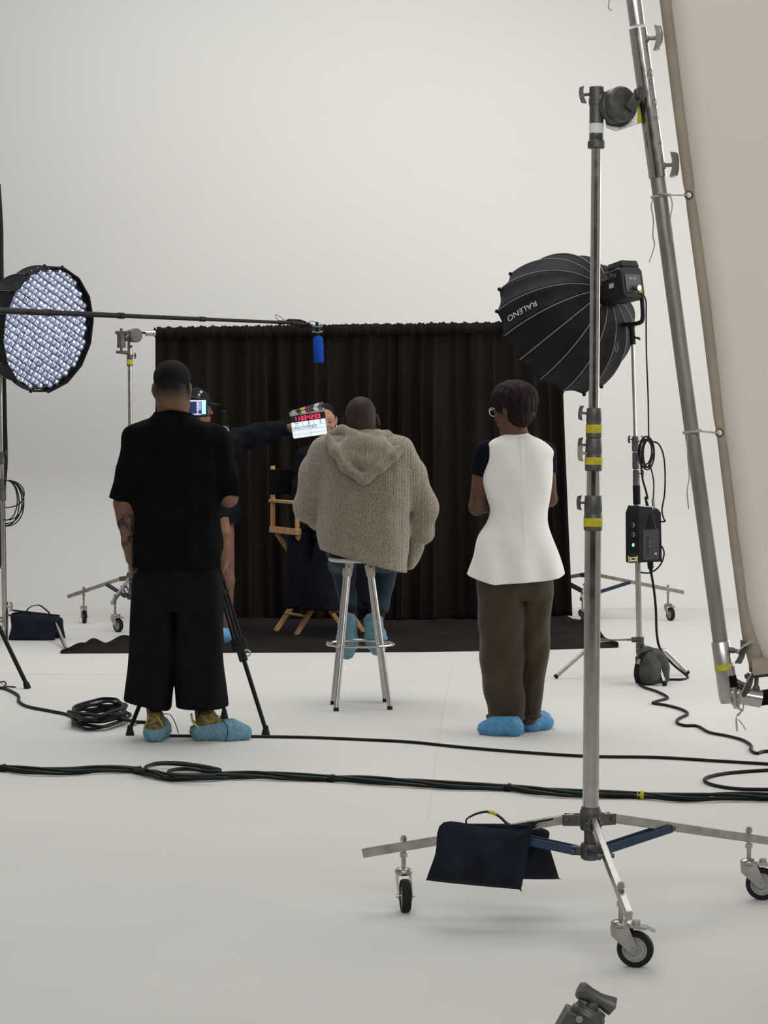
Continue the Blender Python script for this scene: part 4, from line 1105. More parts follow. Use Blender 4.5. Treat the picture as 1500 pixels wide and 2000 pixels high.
g = SDF(*bounds(Y3, 555, 875, 825, 1130, -.36, .50), .0055)
g.col(rows_px(Y3, [(838, 672, 742, .08), (846, 655, 758, .10), (856, 632, 782, .125), (872, 616, 799, .14), (900, 614, 805, .155), (950, 620, 804, .165), (1000, 622, 801, .17), (1030, 617, 800, .175), (1060, 622, 799, .18), (1090, 628, 797, .185), (1125, 630, 795, .185)]), 2.4, .02)
g.chain([Q(642, 882, .0), Q(617, 922, .01), Q(600, 988, .06)], [.088, .082, .073], .05)
g.chain([Q(600, 992, .06), Q(625, 1012, .15), Q(665, 1030, .32)], [.073, .062, .05], .04)
g.chain([Q(773, 884, .0), Q(800, 928, .02), Q(828, 994, .06)], [.088, .080, .075], .05)
g.chain([Q(828, 994, .06), Q(824, 1038, .10), Q(806, 1062, .20)], [.073, .064, .052], .04)
g.rc(Q(802, 985, -.14), Q(803, 1042, -.14), .008, .010, .012, sub=True)
g.rc(Q(804, 985, .0), Q(804, 1046, .0), .011, .012, .012, sub=True)
g.disp(folds(.0035, 22, 12, .9)); g.disp(folds(.0020, 44, 26, 2.6))
pl, pr = Q(622, 1071), Q(792, 1118); dv = pr - pl
g.cut(pl, V(dv.z, 0, -dv.x))
card = g.build('cardigan', KNIT, sit)
g = SDF(*bounds(Y3, 780, 840, 1030, 1125, -.1, .4), .0055)
g.col(rows_px(Y3, [(1035, 798, 842, .05, .10), (1070, 795, 828, .06, .10), (1095, 793, 818, .06, .10), (1112, 790, 806, .05, .10)]), 2.4, .01)
g.disp(folds(.003, 60, 30, .4)); g.build('front_panel', KNIT, card)
# hood lying on the back
g = SDF(*bounds(Y3, 615, 815, 828, 960, -.34, .20), .005)
hv = [(641, 856, -.125), (654, 882, -.165), (676, 912, -.185), (708, 936, -.192), (742, 914, -.190), (768, 892, -.175), (787, 872, -.140)]
g.chain([Q(*p) for p in hv], [.022, .026, .028, .030, .028, .026, .022], .02)
g.chain([Q(684, 893, -.165), Q(711, 904, -.185), Q(738, 893, -.165)], [.018, .022, .018], .03)
g.ell(Q(712, 884, -.115), (.155, .075, .105), None, .04)
g.chain([Q(650, 850, -.03), Q(668, 842, -.05), Q(690, 848, -.10)], [.028, .028, .03], .03); g.chain([Q(775, 866, -.05), Q(755, 852, -.05), Q(735, 850, -.10)], [.03, .028, .03], .03)
g.rc(Q(711, 848, -.19), Q(711, 938, -.228), .005, .005, .010, sub=True)
g.disp(folds(.003, 40, 30, .3))
g.build('hood', KNIT, card)
JEAN = mat('blue_denim', (.024, .044, .060), .85, var=.25, vscale=16, bump=.25, bscale=200, spec=.15)
g = SDF(*bounds(Y3, 630, 785, 1060, 1208, -.22, .62), .0055)
for hp_, kn, an in (((672, 1076, .05), (668, 1100, .46), (683, 1192, .33)), ((736, 1076, .05), (754, 1100, .46), (741, 1196, .33))):
    g.chain([Q(*hp_), Q(*kn), Q(*an)], [.095, .072, .045], .02, flat=True)
g.disp(folds(.004, 40, 30, .4)); g.build('jeans', JEAN, sit)
for a, c in (((684, 1180, .33), (681, 1222, .33)), ((741, 1185, .33), (733, 1225, .33))):
    b = MB(); b.cyl(Q(*a), Q(*c), .040, .036, 18); b.build('sock', SOCK, sit)
for heel, toe, wd_ in (((679, 1213, .24), (677, 1284, .29), .052), ((728, 1216, .24), (738, 1276, .29), .052)):
    hh, tt = Q(*heel), Q(*toe); d = (tt - hh); L = d.length + .035
    g = SDF(np.minimum(np.array(hh), np.array(tt)) - .13, np.maximum(np.array(hh), np.array(tt)) + .13, .005)
    foot_prims(g, hh - d.normalized() * .02, d, L, wd_, .006, up=V(0, 1, .25), hgt=.09)
    g.disp(lambda X, Y, Z: .003 * np.sin(X * 120 + Z * 70) * np.sin(Z * 130))
    g.build('shoe_cover', COVER, sit)
# ---------------------------------------------------------------- bar stool
stool = thing('bar_stool', r3, 'chrome bar stool with round foot ring under the seated man', 'stool')
seat_c = Q(701, 1092)
PLATE = mat('white_laminate', (.56, .54, .50), .45, 0, var=.05)
b = MB(); b.lathe([(0, -.012), (.150, -.012), (.163, -.006), (.165, .002), (.158, .010), (.10, .006), (0, .004)], seat_c, n=40); b.build('seat', PLATE, stool)
tops = [(683, 1097, -.075), (723, 1097, -.075), (678, 1097, .075), (719, 1097, .075)]
bots = [fl(656.5, 1389), fl(761.5, 1386), fl(650.5, 1376), fl(752.5, 1371)]
for (tx, ty, dy), p in zip(tops, bots):
    a = Q(tx, ty, dy); b = MB(); b.cyl(p + V(0, 0, .012), a, .0135, n=20); b.build('leg', BRUSH, stool)
    b = MB(); d = (p - a).normalized(); b.lathe([(.024, -.004), (.023, .012), (.0175, .075), (.0165, .08)], a, d, 20); br_ = b.build('leg_socket', mat('grey_casting', (.42, .41, .38), .4, .4, var=.08), stool)
    b = MB(); s_ = a + d * .025 - V(0, .024, 0); b.cyl(s_, s_ - V(0, .002, 0), .005, n=10); b.build('screw_hole', INK, br_)
    b = MB(); b.cyl(p, p + V(0, 0, .016) - d * .004, .0145, .0145, 16); b.build('foot_cap', RUBBER, stool)
b = MB(); rc_ = Q(704, 1257); rc_.y = Y3 + .0; b.torus(rc_, (0, 0, 1), .178, .0075, 56, 10); b.build('foot_ring', CHROME, stool)

# ---------------------------------------------------------------- black backdrop: curtain, pole, two stands, floor cloth
YC = 17.1
DRAPE = mat('black_velvet_drape', (.0120, .0094, .0080), .95, var=.3, vscale=5, bump=.2, bscale=140, sheen=.03, spec=.04, stretch=(1, 1, .2))
cur = thing('backdrop_curtain', at(700, 1215, YC), 'wide black pleated backdrop curtain hanging from a crossbar', 'curtain')
def cz(px, py): return at(px, py, YC)
def curtain_panel(px0, px1, b0, b1, yb0, yb1, seed, bulge):
    r_ = np.random.default_rng(seed); N = 420; M = 46
    xs = np.linspace(0, 1, N); ph = np.cumsum(np.interp(np.linspace(0, 1, N), np.linspace(0, 1, 15), r_.uniform(.3, 1.9, 15))); ph = ph / ph[-1] * (px1 - px0) / 34 * 2 * math.pi
    ph2 = ph * .37 + seed
    vs = []
    for j in range(M):
        t = j / (M - 1)
        amp = .012 + .034 * min(1, t * 4)
        for i in range(N):
            u = xs[i]
            pt = 648 + (px0 + (px1 - px0) * u - 303) * (636 - 648) / 790.0
            px = (px0 + (px1 - px0) * u) * (1 - t) + (b0 + (b1 - b0) * u) * t
            py = pt * (1 - t) + (yb0 + (yb1 - yb0) * u) * t
            f = math.sin(ph[i] + .5 * math.sin(3 * t + seed)) * .6 + math.sin(ph2[i] * (1 + .08 * t)) * .5 + .18 * math.sin(ph[i] * 2.3 + t * 2)
            p = at(px, py, YC + .02)
            p.y += -amp * f - bulge * t * t * math.sin(u * 9 + 1) * .5
            p.x += amp * .35 * math.cos(ph[i])
            if p.z < .004: p.z = .004
            vs.append(tuple(p))
    idx = np.arange(N * M).reshape(M, N)
    fs = np.stack([idx[:-1, :-1], idx[:-1, 1:], idx[1:, 1:], idx[1:, :-1]], -1).reshape(-1, 4)
    o = link_mesh('curtain_panel', np_mesh('curtain_panel', vs, fs), DRAPE, cur)
    md = o.modifiers.new('solid', 'SOLIDIFY'); md.thickness = .003
curtain_panel(303, 545, 296, 560, 1216, 1217, 1, .05)
curtain_panel(540, 795, 548, 792, 1218, 1218, 2, .03)
curtain_panel(776, 1098, 770, 1121, 1218, 1202, 3, .04)
# gathered sleeve on the bar
pts = []; rs = []
for i in range(260):
    u = i / 259; px = 303 + 795 * u; py = 650 + (px - 303) * (-12) / 790
    p = at(px, py, YC); p.z += .004 * math.sin(i * 1.9) * math.sin(i * .37); p.y += .005 * math.sin(i * 1.3)
    pts.append(p); rs.append(.042 + .006 * math.sin(i * 2.4) + .004 * math.sin(i * .9))
b = MB(); b.tube(pts, rs, 12); b.build('rod_sleeve', DRAPE, cur)
b = MB(); b.cyl(at(283, 651, YC), at(304, 650.5, YC), .022, n=18); b.cyl(at(304, 650.5, YC), at(1168, 637, YC), .019, n=14); bar_ = b.build('crossbar', BRUSH, cur)

def rear_stand(label, cx, Yc, stems, top_py, trails, head_side, name='roller_stand'):
    base_ = V(at(cx, 1200, Yc).x, Yc, 0)
    st = thing(name, base_, label, 'light stand')
    roller_base(st, base_, stems, z_hub=.335, z_low=.20, ext=.12, R=.05, trails=trails, tube_r=.02)
    A = lambda py: V(base_.x, Yc, at(cx, py, Yc).z)
    b = MB(); b.cyl(V(base_.x, Yc, .33), A(900), .021, n=20); b.build('base_tube', CHROME, st)
    collar(st, A(905), A(880), .026, tape=(.1, .4), knob=V(1, -.3, 0))
    b = MB(); b.cyl(A(905), A(712), .0165, n=20); b.build('riser_tube', CHROME, st)
    collar(st, A(715), A(690), .0235, tape=(.12, .5), knob=V(1, -.15, 0))
    b = MB(); b.lathe([(.022, 0), (.022, .012), (.020, .014), (.020, A(645).z - A(692).z), (.0, A(644).z - A(692).z)], A(692), n=20); b.build('receiver', CHROME, st)
    b = MB(); b.torus(A(677) - V(-.006, .021, 0), (0, 1, 0), .009, .003, 18, 6); b.build('receiver_badge', INK, st)
    return st, A
rs_l, A = rear_stand('rolling stand holding the curtain bar behind the man in black', 256, 17.0, [V(-2.277 + .03, 17.0, .235), V(-1.93, 16.30, .235), V(-1.45, 16.72, .235)], 645, [V(.25, -1, 0), V(.5, -.6, 0), V(1, 0, 0)], 1)
gh = thing('grip_head', A(652), 'small grip head at the curtain bar end beside the hexagonal softbox', 'grip head')
grip_head(gh, at(264, 655, 16.94), V(.55, -.85, 0), .052, .05)
b = MB(); b.cyl(at(262, 649, 16.96), at(284, 650, 17.06), .008, n=12); b.build('spigot', BLACKM, gh)
c_ = at(237, 665, 16.92)
b = MB(); b.lathe([(0, 0), (.032, 0), (.032, .10), (.026, .105), (0, .105)], c_ - V(0, 0, .055), n=18); b.box(c_ + V(.0, 0, .058), (.085, .06, .022)); b.cyl(c_ + V(0, 0, .06), c_ + V(0, 0, .09), .010, n=10)
b.cyl(c_ + V(.02, 0, .02), at(258, 657, 16.95), .028, n=16); b.build('grip_knuckle', CAST, gh)
b = MB(); b.cyl(c_ - V(0, 0, .055), c_ - V(0, 0, .085), .009, n=10); b.cyl(c_ + V(-.035, -.02, -.085), c_ + V(.045, .02, -.090), .011, .014, n=12); b.build('tee_handle', CAST, gh)
rs_r, A2 = rear_stand('rolling stand behind the front post holding the far curtain end', 1152, 17.28, [V(2.15, 17.20, .235), V(1.46, 16.70, .235), V(1.12, 17.75, .235)], 645, [V(.35, -.9, 0), V(.6, -.5, 0), V(1, 0, 0)], 1)

# floor cloth
CLOTH = mat('black_floor_cloth', (.0110, .0088, .0076), .95, var=.3, vscale=3, bump=.3, bscale=60, sheen=.02, spec=.04)
front = [(118, 1277), (160, 1276.5), (300, 1276), (560, 1275), (800, 1274), (1000, 1271), (1120, 1268), (1208, 1265)]
back = [(118, 1276), (170, 1262), (212, 1258), (262, 1247), (300, 1240), (520, 1206), (800, 1204), (1000, 1204), (1090, 1206), (1160, 1224), (1172, 1245), (1208, 1264)]
K = 150; J = 26; vs = []
bu = np.linspace(0, 1, len(back)); fu = np.linspace(0, 1, len(front))
for i in range(K):
    u = i / (K - 1)
    fp = fl(np.interp(u, fu, [p[0] for p in front]), np.interp(u, fu, [p[1] for p in front]))
    bk = fl(np.interp(u, bu, [p[0] for p in back]), np.interp(u, bu, [p[1] for p in back]))
    for j in range(J):
        t = j / (J - 1); p = fp.lerp(bk, t)
        edge = max(0, t - .72) / .28
        z = .006 + .004 * math.sin(p.x * 9 + p.y * 3) * math.sin(p.y * 5) + edge * (.02 + .03 * abs(math.sin(u * 37)) * (1 if (u < .42 or u > .7) else .4)) * (.4 + .6 * math.sin(t * 9 + u * 20) ** 2)
        vs.append((p.x, p.y, max(.004, z) if j else .001))
idx = np.arange(K * J).reshape(K, J)
fs = np.stack([idx[:-1, :-1], idx[1:, :-1], idx[1:, 1:], idx[:-1, 1:]], -1).reshape(-1, 4)
o = link_mesh('floor_cloth', np_mesh('floor_cloth', vs, fs), CLOTH, None, origin=fl(650, 1250), label='black cloth spread on the floor below the backdrop curtain', cat='cloth')

# ---------------------------------------------------------------- tall folding chair
YW = 16.25
chair = thing('folding_chair', fl(622, 1240), 'tall wooden folding chair with black canvas behind the bar stool', 'chair')
cc = V(fl(622, 1240).x, YW, 0); yaw = math.radians(-28)
fx = V(math.sin(-yaw), -math.cos(yaw), 0).normalized()   # facing direction (towards camera and to the right)
sxv = V(-fx.y, fx.x, 0)                                   # chair's left (image right)
def CP(s_, f_, z): return cc + sxv * s_ + fx * f_ + V(0, 0, z)
W2, D2 = .27, .20
for s_ in (-1, 1):
    b = MB(); b.bar(CP(s_ * W2, -D2, .73), CP(s_ * W2, -D2, 1.19), .03, .022, up=fx); b.build('back_post', WOOD, chair, bev=.003)
    b = MB(); b.bar(CP(s_ * W2, D2, .73), CP(s_ * W2, D2, .95), .03, .022, up=fx); b.build('arm_post', WOOD, chair, bev=.003)
    b = MB(); b.bar(CP(s_ * W2, -D2 - .02, .94), CP(s_ * W2, D2 + .05, .94), .055, .022); b.build('armrest', WOOD, chair, bev=.005)
    b = MB(); b.bar(CP(s_ * W2, -D2 - .02, .735), CP(s_ * W2, D2 + .03, .735), .04, .045); b.build('seat_rail', WOOD, chair, bev=.004)
for f_ in (-.16, .17):
    for s_ in (-1, 1):
        b = MB(); b.bar(CP(s_ * W2 * .98, f_ + .012 * s_, .004), CP(-s_ * W2 * .98, f_ + .012 * s_, .71), .034, .02, up=fx); b.build('cross_leg', WOOD, chair, bev=.003)
for s_ in (-1, 1):
    b = MB(); p0 = CP(s_ * W2 * .70, -.16, .135); p1 = CP(s_ * W2 * .70, .18, .135); b.cyl(p0, p1, .011, n=12); b.build('stretcher', WOOD, chair)
b = MB(); b.box(CP(0, 0, .752), (2 * W2, 2 * D2, .006), Matrix.Rotation(-yaw, 3, 'Z')); b.build('seat_canvas', CANVASB, chair)
b = MB(); b.bar(CP(-W2 - .02, -D2, 1.075), CP(W2 + .02, -D2, 1.075), .046, .18, up=(0, 0, 1)); b.build('back_canvas', CANVASB, chair, bev=.004)
b = MB(); b.bar(CP(-W2 * .6, .25, .30), CP(W2 * .6, .25, .30), .08, .018); b.build('footrest', WOOD, chair, bev=.003)

# ---------------------------------------------------------------- seated woman behind the slate
Q = lambda px, py, dy=0.0: at(px, py, YW + dy)
sw = thing('person', V(cc.x, YW, 0), 'seated dark-clothed person with slicked-back hair partly hidden behind the clapperboard', 'person')
hd_ = Head(Q(635, 822, -.05), V(.10, -1, -.06), scale=.97)
g = SDF(*bounds(YW, 520, 760, 775, 1250, -.65, .35), .005)
hd_.sculpt(g, fem=True)
g.rc(Q(637, 840, -.02), Q(637, 885, .0), .047, .055, .03)
g.col(rows_px(YW, [(875, 612, 664, .06), (895, 590, 684, .08), (960, 598, 676, .09), (1035, 590, 684, .11)]), 2.2, .03)
hip = CP(-.07, -.05, .82); hip2 = CP(.08, -.05, .82)
kn = CP(-.06, .40, .80); kn2 = CP(.10, .42, .80); an = CP(-.03, .34, .30); an2 = CP(.12, .36, .30)
g.chain([hip, kn, an], [.08, .05, .034], .02); g.chain([hip2, kn2, an2], [.08, .05, .034], .02)
g.chain([Q(594, 905), Q(584, 985, -.02), CP(-.10, .30, .88)], [.042, .036, .026], .02); g.chain([Q(680, 905), Q(688, 985, -.02), CP(.08, .30, .88)], [.042, .036, .026], .02)
hand(g, CP(-.10, .30, .88), fx * .6 + sxv * .7, V(0, 0, -1), fx, .85, .5); hand(g, CP(.08, .30, .88), fx * .6 - sxv * .7, V(0, 0, -1), fx, .85, .5)
g.build('body', skin_mat('light_brown_skin', (.36, .195, .135), var=.08), sw)
hd_.face_parts(sw, mat('lips_mauve', (.30, .08, .08), .4), mat('black_brow', (.012, .009, .008), .6), lids=True)
HBLK = mat('slick_black_hair', (.004, .0035, .004), .5, spec=.15, bump=.4, bscale=60, stretch=(1, 1, 4))
g = SDF(*bounds(YW, 590, 690, 775, 880, -.2, .2), .004)
g.ell(hd_.p(0, -.022, .036), [v * .97 for v in (.083, .102, .094)], hd_.R, 0); g.ell(hd_.p(0, -.06, -.02), [.068, .055, .07], hd_.R, .02)
g.ell(hd_.p(0, .085, -.005), [.072, .06, .098], hd_.R, .004, sub=True); g.cut(hd_.p(0, .035, -.0), hd_.R @ V(0, 1, -.75)) if False else None
g.ell(hd_.p(0, -.115, .02), .035, None, .01)
g.build('hair', HBLK, sw)
for s_ in (-1, 1):
    b = MB(); b.sphere(hd_.p(s_ * .082, -.006, -.040), (.005, .005, .010)); b.build('earring', mat('silver_earring', (.8, .8, .8), .2, 1.0), sw)
NVD = mat('dark_sequin_cloth', (.0040, .0046, .0080), .8, var=.4, vscale=60, bump=.3, bscale=120, spec=.12)
g = SDF(*bounds(YW, 530, 740, 855, 1060, -.45, .3), .006)
g.col(rows_px(YW, [(862, 618, 658, .06), (870, 600, 675, .085), (882, 584, 690, .105), (910, 580, 694, .12), (980, 588, 686, .12), (1045, 580, 692, .14)]), 2.3, .02)
g.chain([Q(592, 898), Q(582, 985, -.02), CP(-.11, .26, .885)], [.062, .056, .045], .03); g.chain([Q(682, 898), Q(690, 985, -.02), CP(.09, .26, .885)], [.062, .056, .045], .03)
g.disp(folds(.005, 40, 24, .5)); g.build('jacket', NVD, sw)
g = SDF((cc.x - .6, YW - .85, .12), (cc.x + .6, YW + .3, .95), .007)
g.chain([CP(-.08, -.08, .83), CP(-.08, .38, .82), CP(-.13, .36, .18)], [.11, .10, .17], .06, flat=True)
g.chain([CP(.10, -.08, .83), CP(.11, .40, .82), CP(.13, .36, .18)], [.11, .10, .16], .06, flat=True)
g.chain([CP(-.18, .1, .76), CP(-.26, .22, .18)], [.09, .11], .06, flat=True)
g.disp(folds(.010, 26, 6, .5)); g.cut((0, 0, .20), (0, 0, -1)); sk = g.build('skirt', NVD, sw)
b = MB(); r_ = random.Random(4)
for k in range(60):
    p = Q(578 + r_.random() * 40, 1010 + r_.random() * 45, -.20 - r_.random() * .05); b.sphere(p, .0028, nu=6, nv=4)
b.build('sequins', mat('sequin', (.7, .72, .8), .15, 1.0), sk, kind='stuff')
for a_, k_ in ((an, kn), (an2, kn2)):
    g = SDF(np.array(a_) - .2, np.array(a_) + .24, .006); foot_prims(g, a_ - V(0, 0, .075) - fx * .06, fx, .23, .038, .0, hgt=.06); g.cut(a_ - V(0, 0, .074), (0, 0, -1)); g.build('shoe', CANVASB, sw)

# ---------------------------------------------------------------- man holding the clapperboard
YK = 15.85
Q = lambda px, py, dy=0.0: at(px, py, YK + dy)
ck = thing('person', V(at(415, 1250, YK).x, YK, 0), 'man in black cap and dark sweatshirt reaching out with the clapperboard', 'person')
hc = Head(Q(383, 797), V(1, -.12, -.03), scale=1.03)
g = SDF(*bounds(YK, 345, 600, 745, 1265, -.45, .4), .005)
hc.sculpt(g)
g.rc(Q(388, 815, .0), Q(400, 850, .0), .056, .062, .03)
g.col(rows_px(YK, [(848, 392, 446, .07), (862, 385, 452, .09), (940, 392, 450, .10), (1030, 392, 450, .11)]), 2.2, .03)
g.chain([Q(440, 862), Q(508, 848, -.06), Q(566, 836, -.15)], [.05, .042, .030], .02)
hand(g, Q(566, 837, -.15), V(1, -.15, .1), V(0, -.6, -.4), V(0, -.2, 1), .9, .9)
g.chain([Q(410, 870, -.15), Q(428, 960, -.20), Q(441, 1040, -.22), Q(443, 1095, -.20)], [.05, .042, .034, .027], .02)
hand(g, Q(443, 1095, -.20), V(.05, .05, -1), V(-1, 0, 0), V(0, -1, 0), .95, .5)
g.chain([Q(408, 1040, .06), Q(408, 1140, .06), Q(408, 1240, .08)], [.08, .056, .036], .02)
g.chain([Q(435, 1040, -.06), Q(443, 1135, -.06), Q(442, 1240, -.05)], [.08, .054, .036], .02)
g.build('body', skin_mat('olive_skin', (.21, .115, .082)), ck)
hc.face_parts(ck, mat('lips_rose', (.36, .13, .11), .45), mat('black_brow', (.012, .009, .008), .6))
b = MB(); b.tube([hc.p(-.024, .094, -.049), hc.p(0, .1015, -.047), hc.p(.024, .094, -.049)], [.003, .0055, .003], 8); b.build('moustache', mat('black_brow', (.01, .01, .01)), ck)
g = SDF(*bounds(YK, 345, 440, 745, 810, -.2, .2), .004)
g.ell(hc.p(0, -.010, .040), [v * 1.03 for v in (.088, .108, .098)], hc.R, 0)
g.cut(hc.p(0, 0, .030), hc.R @ V(0, -.12, -1))
gg = g.F.copy(); g.F[:] = 1
for k in range(-4, 5):
    g.rc(hc.p(k * .016, .08, .040), hc.p(k * .013, .165 - .0011 * k * k, .030 - .0011 * k * k), .0055, .0045, .010)
g.F = smin(gg, g.F, .006)
CAPM = mat('black_cap_cotton', (.008, .009, .012), .8, var=.2, vscale=30, bump=.2, bscale=200, spec=.2)
cap = g.build('cap', CAPM, ck)
WHT = mat('white_embroidery', (.62, .60, .52), .7)
for px, py, s_ in ((393, 765.5, .013), (389, 771, .012)):
    c_ = at(px, py, YK - .098); pts = []
    for k in range(10):
        a_ = k * math.pi / 5 + .3; rr = s_ * (1 if k % 2 == 0 else .42); pts.append((rr * math.cos(a_), rr * math.sin(a_)))
    b = MB(); b.prism(pts, c_, (1, .15, 0), (0, .2, 1), V(0, .012, 0)); b.build('star_badge', WHT, cap)
SWT = mat('charcoal_sweatshirt', (.0090, .0110, .0145), .95, var=.25, vscale=10, bump=.3, bscale=50, spec=.06)
g = SDF(*bounds(YK, 350, 600, 815, 1030, -.45, .35), .006)
g.col(rows_px(YK, [(836, 384, 425, .085), (842, 378, 448, .10), (852, 372, 462, .12), (900, 372, 466, .14), (960, 374, 466, .15), (1000, 376, 469, .155), (1018, 378, 467, .15)]), 2.4, .02)
g.chain([Q(446, 866), Q(508, 848, -.06), Q(564, 834, -.145)], [.10, .070, .058], .06, flat=True)
g.chain([Q(408, 872, -.12), Q(428, 950, -.18), Q(438, 1012, -.20)], [.085, .070, .058], .04, flat=True)
g.disp(folds(.006, 46, 34, .8)); g.build('sweatshirt', SWT, ck)
BRN = mat('brown_cotton', (.085, .058, .042), .85, var=.15, vscale=12, bump=.15, bscale=80)
g = SDF(*bounds(YK, 360, 470, 1000, 1245, -.3, .3), .006)
g.col(rows_px(YK, [(1005, 380, 462, .13), (1040, 380, 456, .13), (1060, 381, 454, .12)]), 2.3, .02)
g.chain([Q(405, 1050, .05), Q(406, 1200, .06)], [.09, .08], .02, flat=True); g.chain([Q(432, 1050, .0), Q(436, 1200, .0)], [.075, .068], .02, flat=True)
g.disp(folds(.006, 36, 22, .2)); g.build('trousers', BRN, ck)
shoe_pair(ck, fl(412, 1243), V(.3, .9, 0), .26, .046, COVER2, False, ctop=.10)
shoe_pair(ck, fl(441, 1258), V(.35, -.9, 0) * -1, .24, .046, COVER2, False, ctop=.10)

# ---------------------------------------------------------------- clapperboard
YS = 15.58
slate = thing('clapperboard', at(606, 830, YS), 'lit clapperboard with red digits and coloured stripes held before a face', 'clapperboard')
s0 = at(572.2, 857.6, YS); ux = (at(640.4, 848, YS) - s0); SW = ux.length; ux.normalize(); uz = (at(567.5, 805, YS) - s0); SH = uz.length; uz = (uz - ux * uz.dot(ux)).normalized(); nn = ux.cross(uz)   # towards camera: -y
nn = -nn if nn.y > 0 else nn
def SP(u, v, w=0.0): return s0 + ux * (u * SW) + uz * (v * SH) + nn * w
CLEAR = mat('grey_acrylic', (.30, .29, .29), .25)
b = MB(); b.prism([(0.01, -.0), (SW - .008, 0), (SW, .008), (SW, SH * .99), (0, SH * .99), (0, .008)], s0, ux, uz, nn * .012); b.build('board', CLEAR, slate, bev=.002)
b = MB(); b.prism([(.012, .003), (SW - .010, .003), (SW - .004, .010), (SW - .004, SH * .60), (.004, SH * .60), (.004, .010)], SP(0, 0, .0068), ux, uz, nn * .001)
b.build('writing_panel', mat('backlit_white_panel', (.75, .82, .88), .4, emit=(.72, .86, 1.0), estr=.42), slate)
b = MB(); b.prism([(0, 0), (SW, 0), (SW, SH * .25), (0, SH * .25)], SP(0, .60, .0068), ux, uz, nn * .003); disp_ = b.build('time_display', mat('dark_red_display', (.012, .001, .003), .25), slate)
REDM = mat('red_digit_light', (.4, .01, .03), .4, emit=(1.0, .03, .10), estr=2.4)
SEG = {'0': 'abcdef', '1': 'bc', '2': 'abged', '3': 'abgcd', '4': 'fgbc', '9': 'abcdfg'}
x = .115; dw, dh = .052, .135
for ch in '11:33:42:03':
    b = MB()
    if ch == ':':
        for v in (.685, .755): b.box(SP(x + .008, v, .0092), (.003, .001, .003))
        b.build('digit_dots', REDM, disp_); x += .026; continue
    segs = {'a': ((0, 1), (1, 1)), 'b': ((1, 1), (1, .5)), 'c': ((1, .5), (1, 0)), 'd': ((0, 0), (1, 0)), 'e': ((0, 0), (0, .5)), 'f': ((0, .5), (0, 1)), 'g': ((0, .5), (1, .5))}
    for s_ in SEG[ch]:
        (a0, a1), (b0_, b1_) = segs[s_]
        b.bar(SP(x + a0 * dw, .655 + a1 * dh, .0092), SP(x + b0_ * dw, .655 + b1_ * dh, .0092), .001, .0042, up=nn.cross(SP(b0_, b1_) - SP(a0, a1)))
    b.build('digit', REDM, disp_); x += .086
LN = mat('slate_line', (.10, .15, .19), .6)
for v in (.42, .29, .145):
    b = MB(); b.bar(SP(.02, v, .0076), SP(.98, v, .0076), .0012, .0012, up=nn); b.build('ruled_line', LN, slate)
for u, v0, v1 in ((.34, .42, .60), (.67, .42, .60), (.53, .0, .29)):
    b = MB(); b.bar(SP(u, v0, .0076), SP(u, v1, .0076), .0012, .0012, up=nn); b.build('ruled_line', LN, slate)
flat_text('scene_number', '1', .038, SP(.51, .505, .0078), ux, uz, INK, slate, 1.3)
flat_text('take_number', '2', .036, SP(.84, .515, .0078), ux, uz, INK, slate, 1.0)
flat_text('title_writing', 'UNCOVERED', .027, SP(.38, .36, .0078), ux, uz, INK, slate, 1.05)
flat_text('roll_writing', 'A001', .015, SP(.17, .55, .0078), ux, uz, INK, slate, 1.0); flat_text('roll_writing', '6 2 1', .013, SP(.17, .47, .0078), ux, uz, INK, slate, 1.0)
def stick(nm, p, d, L, hgt, first):
    up = d.cross(-nn); up = up if up.z > 0 else -up
    b = MB(); b.prism([(0, 0), (L, 0), (L, hgt), (0, hgt)], p, d, up, nn * .012); st = b.build(nm, mat('stick_dark', (.03, .03, .035), .4), slate)
    cols = [(.30, .30, .30), (.06, .065, .07), (.55, .50, .12), (.16, .02, .10), (.035, .035, .04), (.60, .60, .62), (.10, .10, .12)]
    names = ['grey', 'black', 'yellow', 'magenta', 'dark', 'white', 'slate']
    n = len(cols)
    for k in range(n):
        a0, a1 = k / n * L, (k + 1) / n * L; sk_ = hgt * .45 * (1 if first else -1)
        b = MB(); b.prism([(max(0, a0 - sk_ / 2), .0005), (min(L, a1 - sk_ / 2), .0005), (min(L, a1 + sk_ / 2), hgt - .0005), (max(0, a0 + sk_ / 2), hgt - .0005)], p + nn * .0066, d, up, nn * .001); b.build('stripe', mat('stripe_' + names[k], cols[k], .5), st)
stick('lower_stick', SP(.10, .86, 0), (at(633, 800.5, YS) - at(577, 812, YS)).normalized(), .205, .026, False)
stick('upper_stick', at(569, 808.5, YS), (at(634, 789.5, YS) - at(569, 808.5, YS)).normalized(), .232, .022, True)
b = MB(); b.prism([(-.002, -.022), (.038, -.016), (.034, .006), (.0, .014)], at(570, 807, YS) + nn * .0085, ux, uz, nn * .004); b.build('hinge_plate', mat('hinge_steel', (.4, .4, .4), .4, .5), slate)

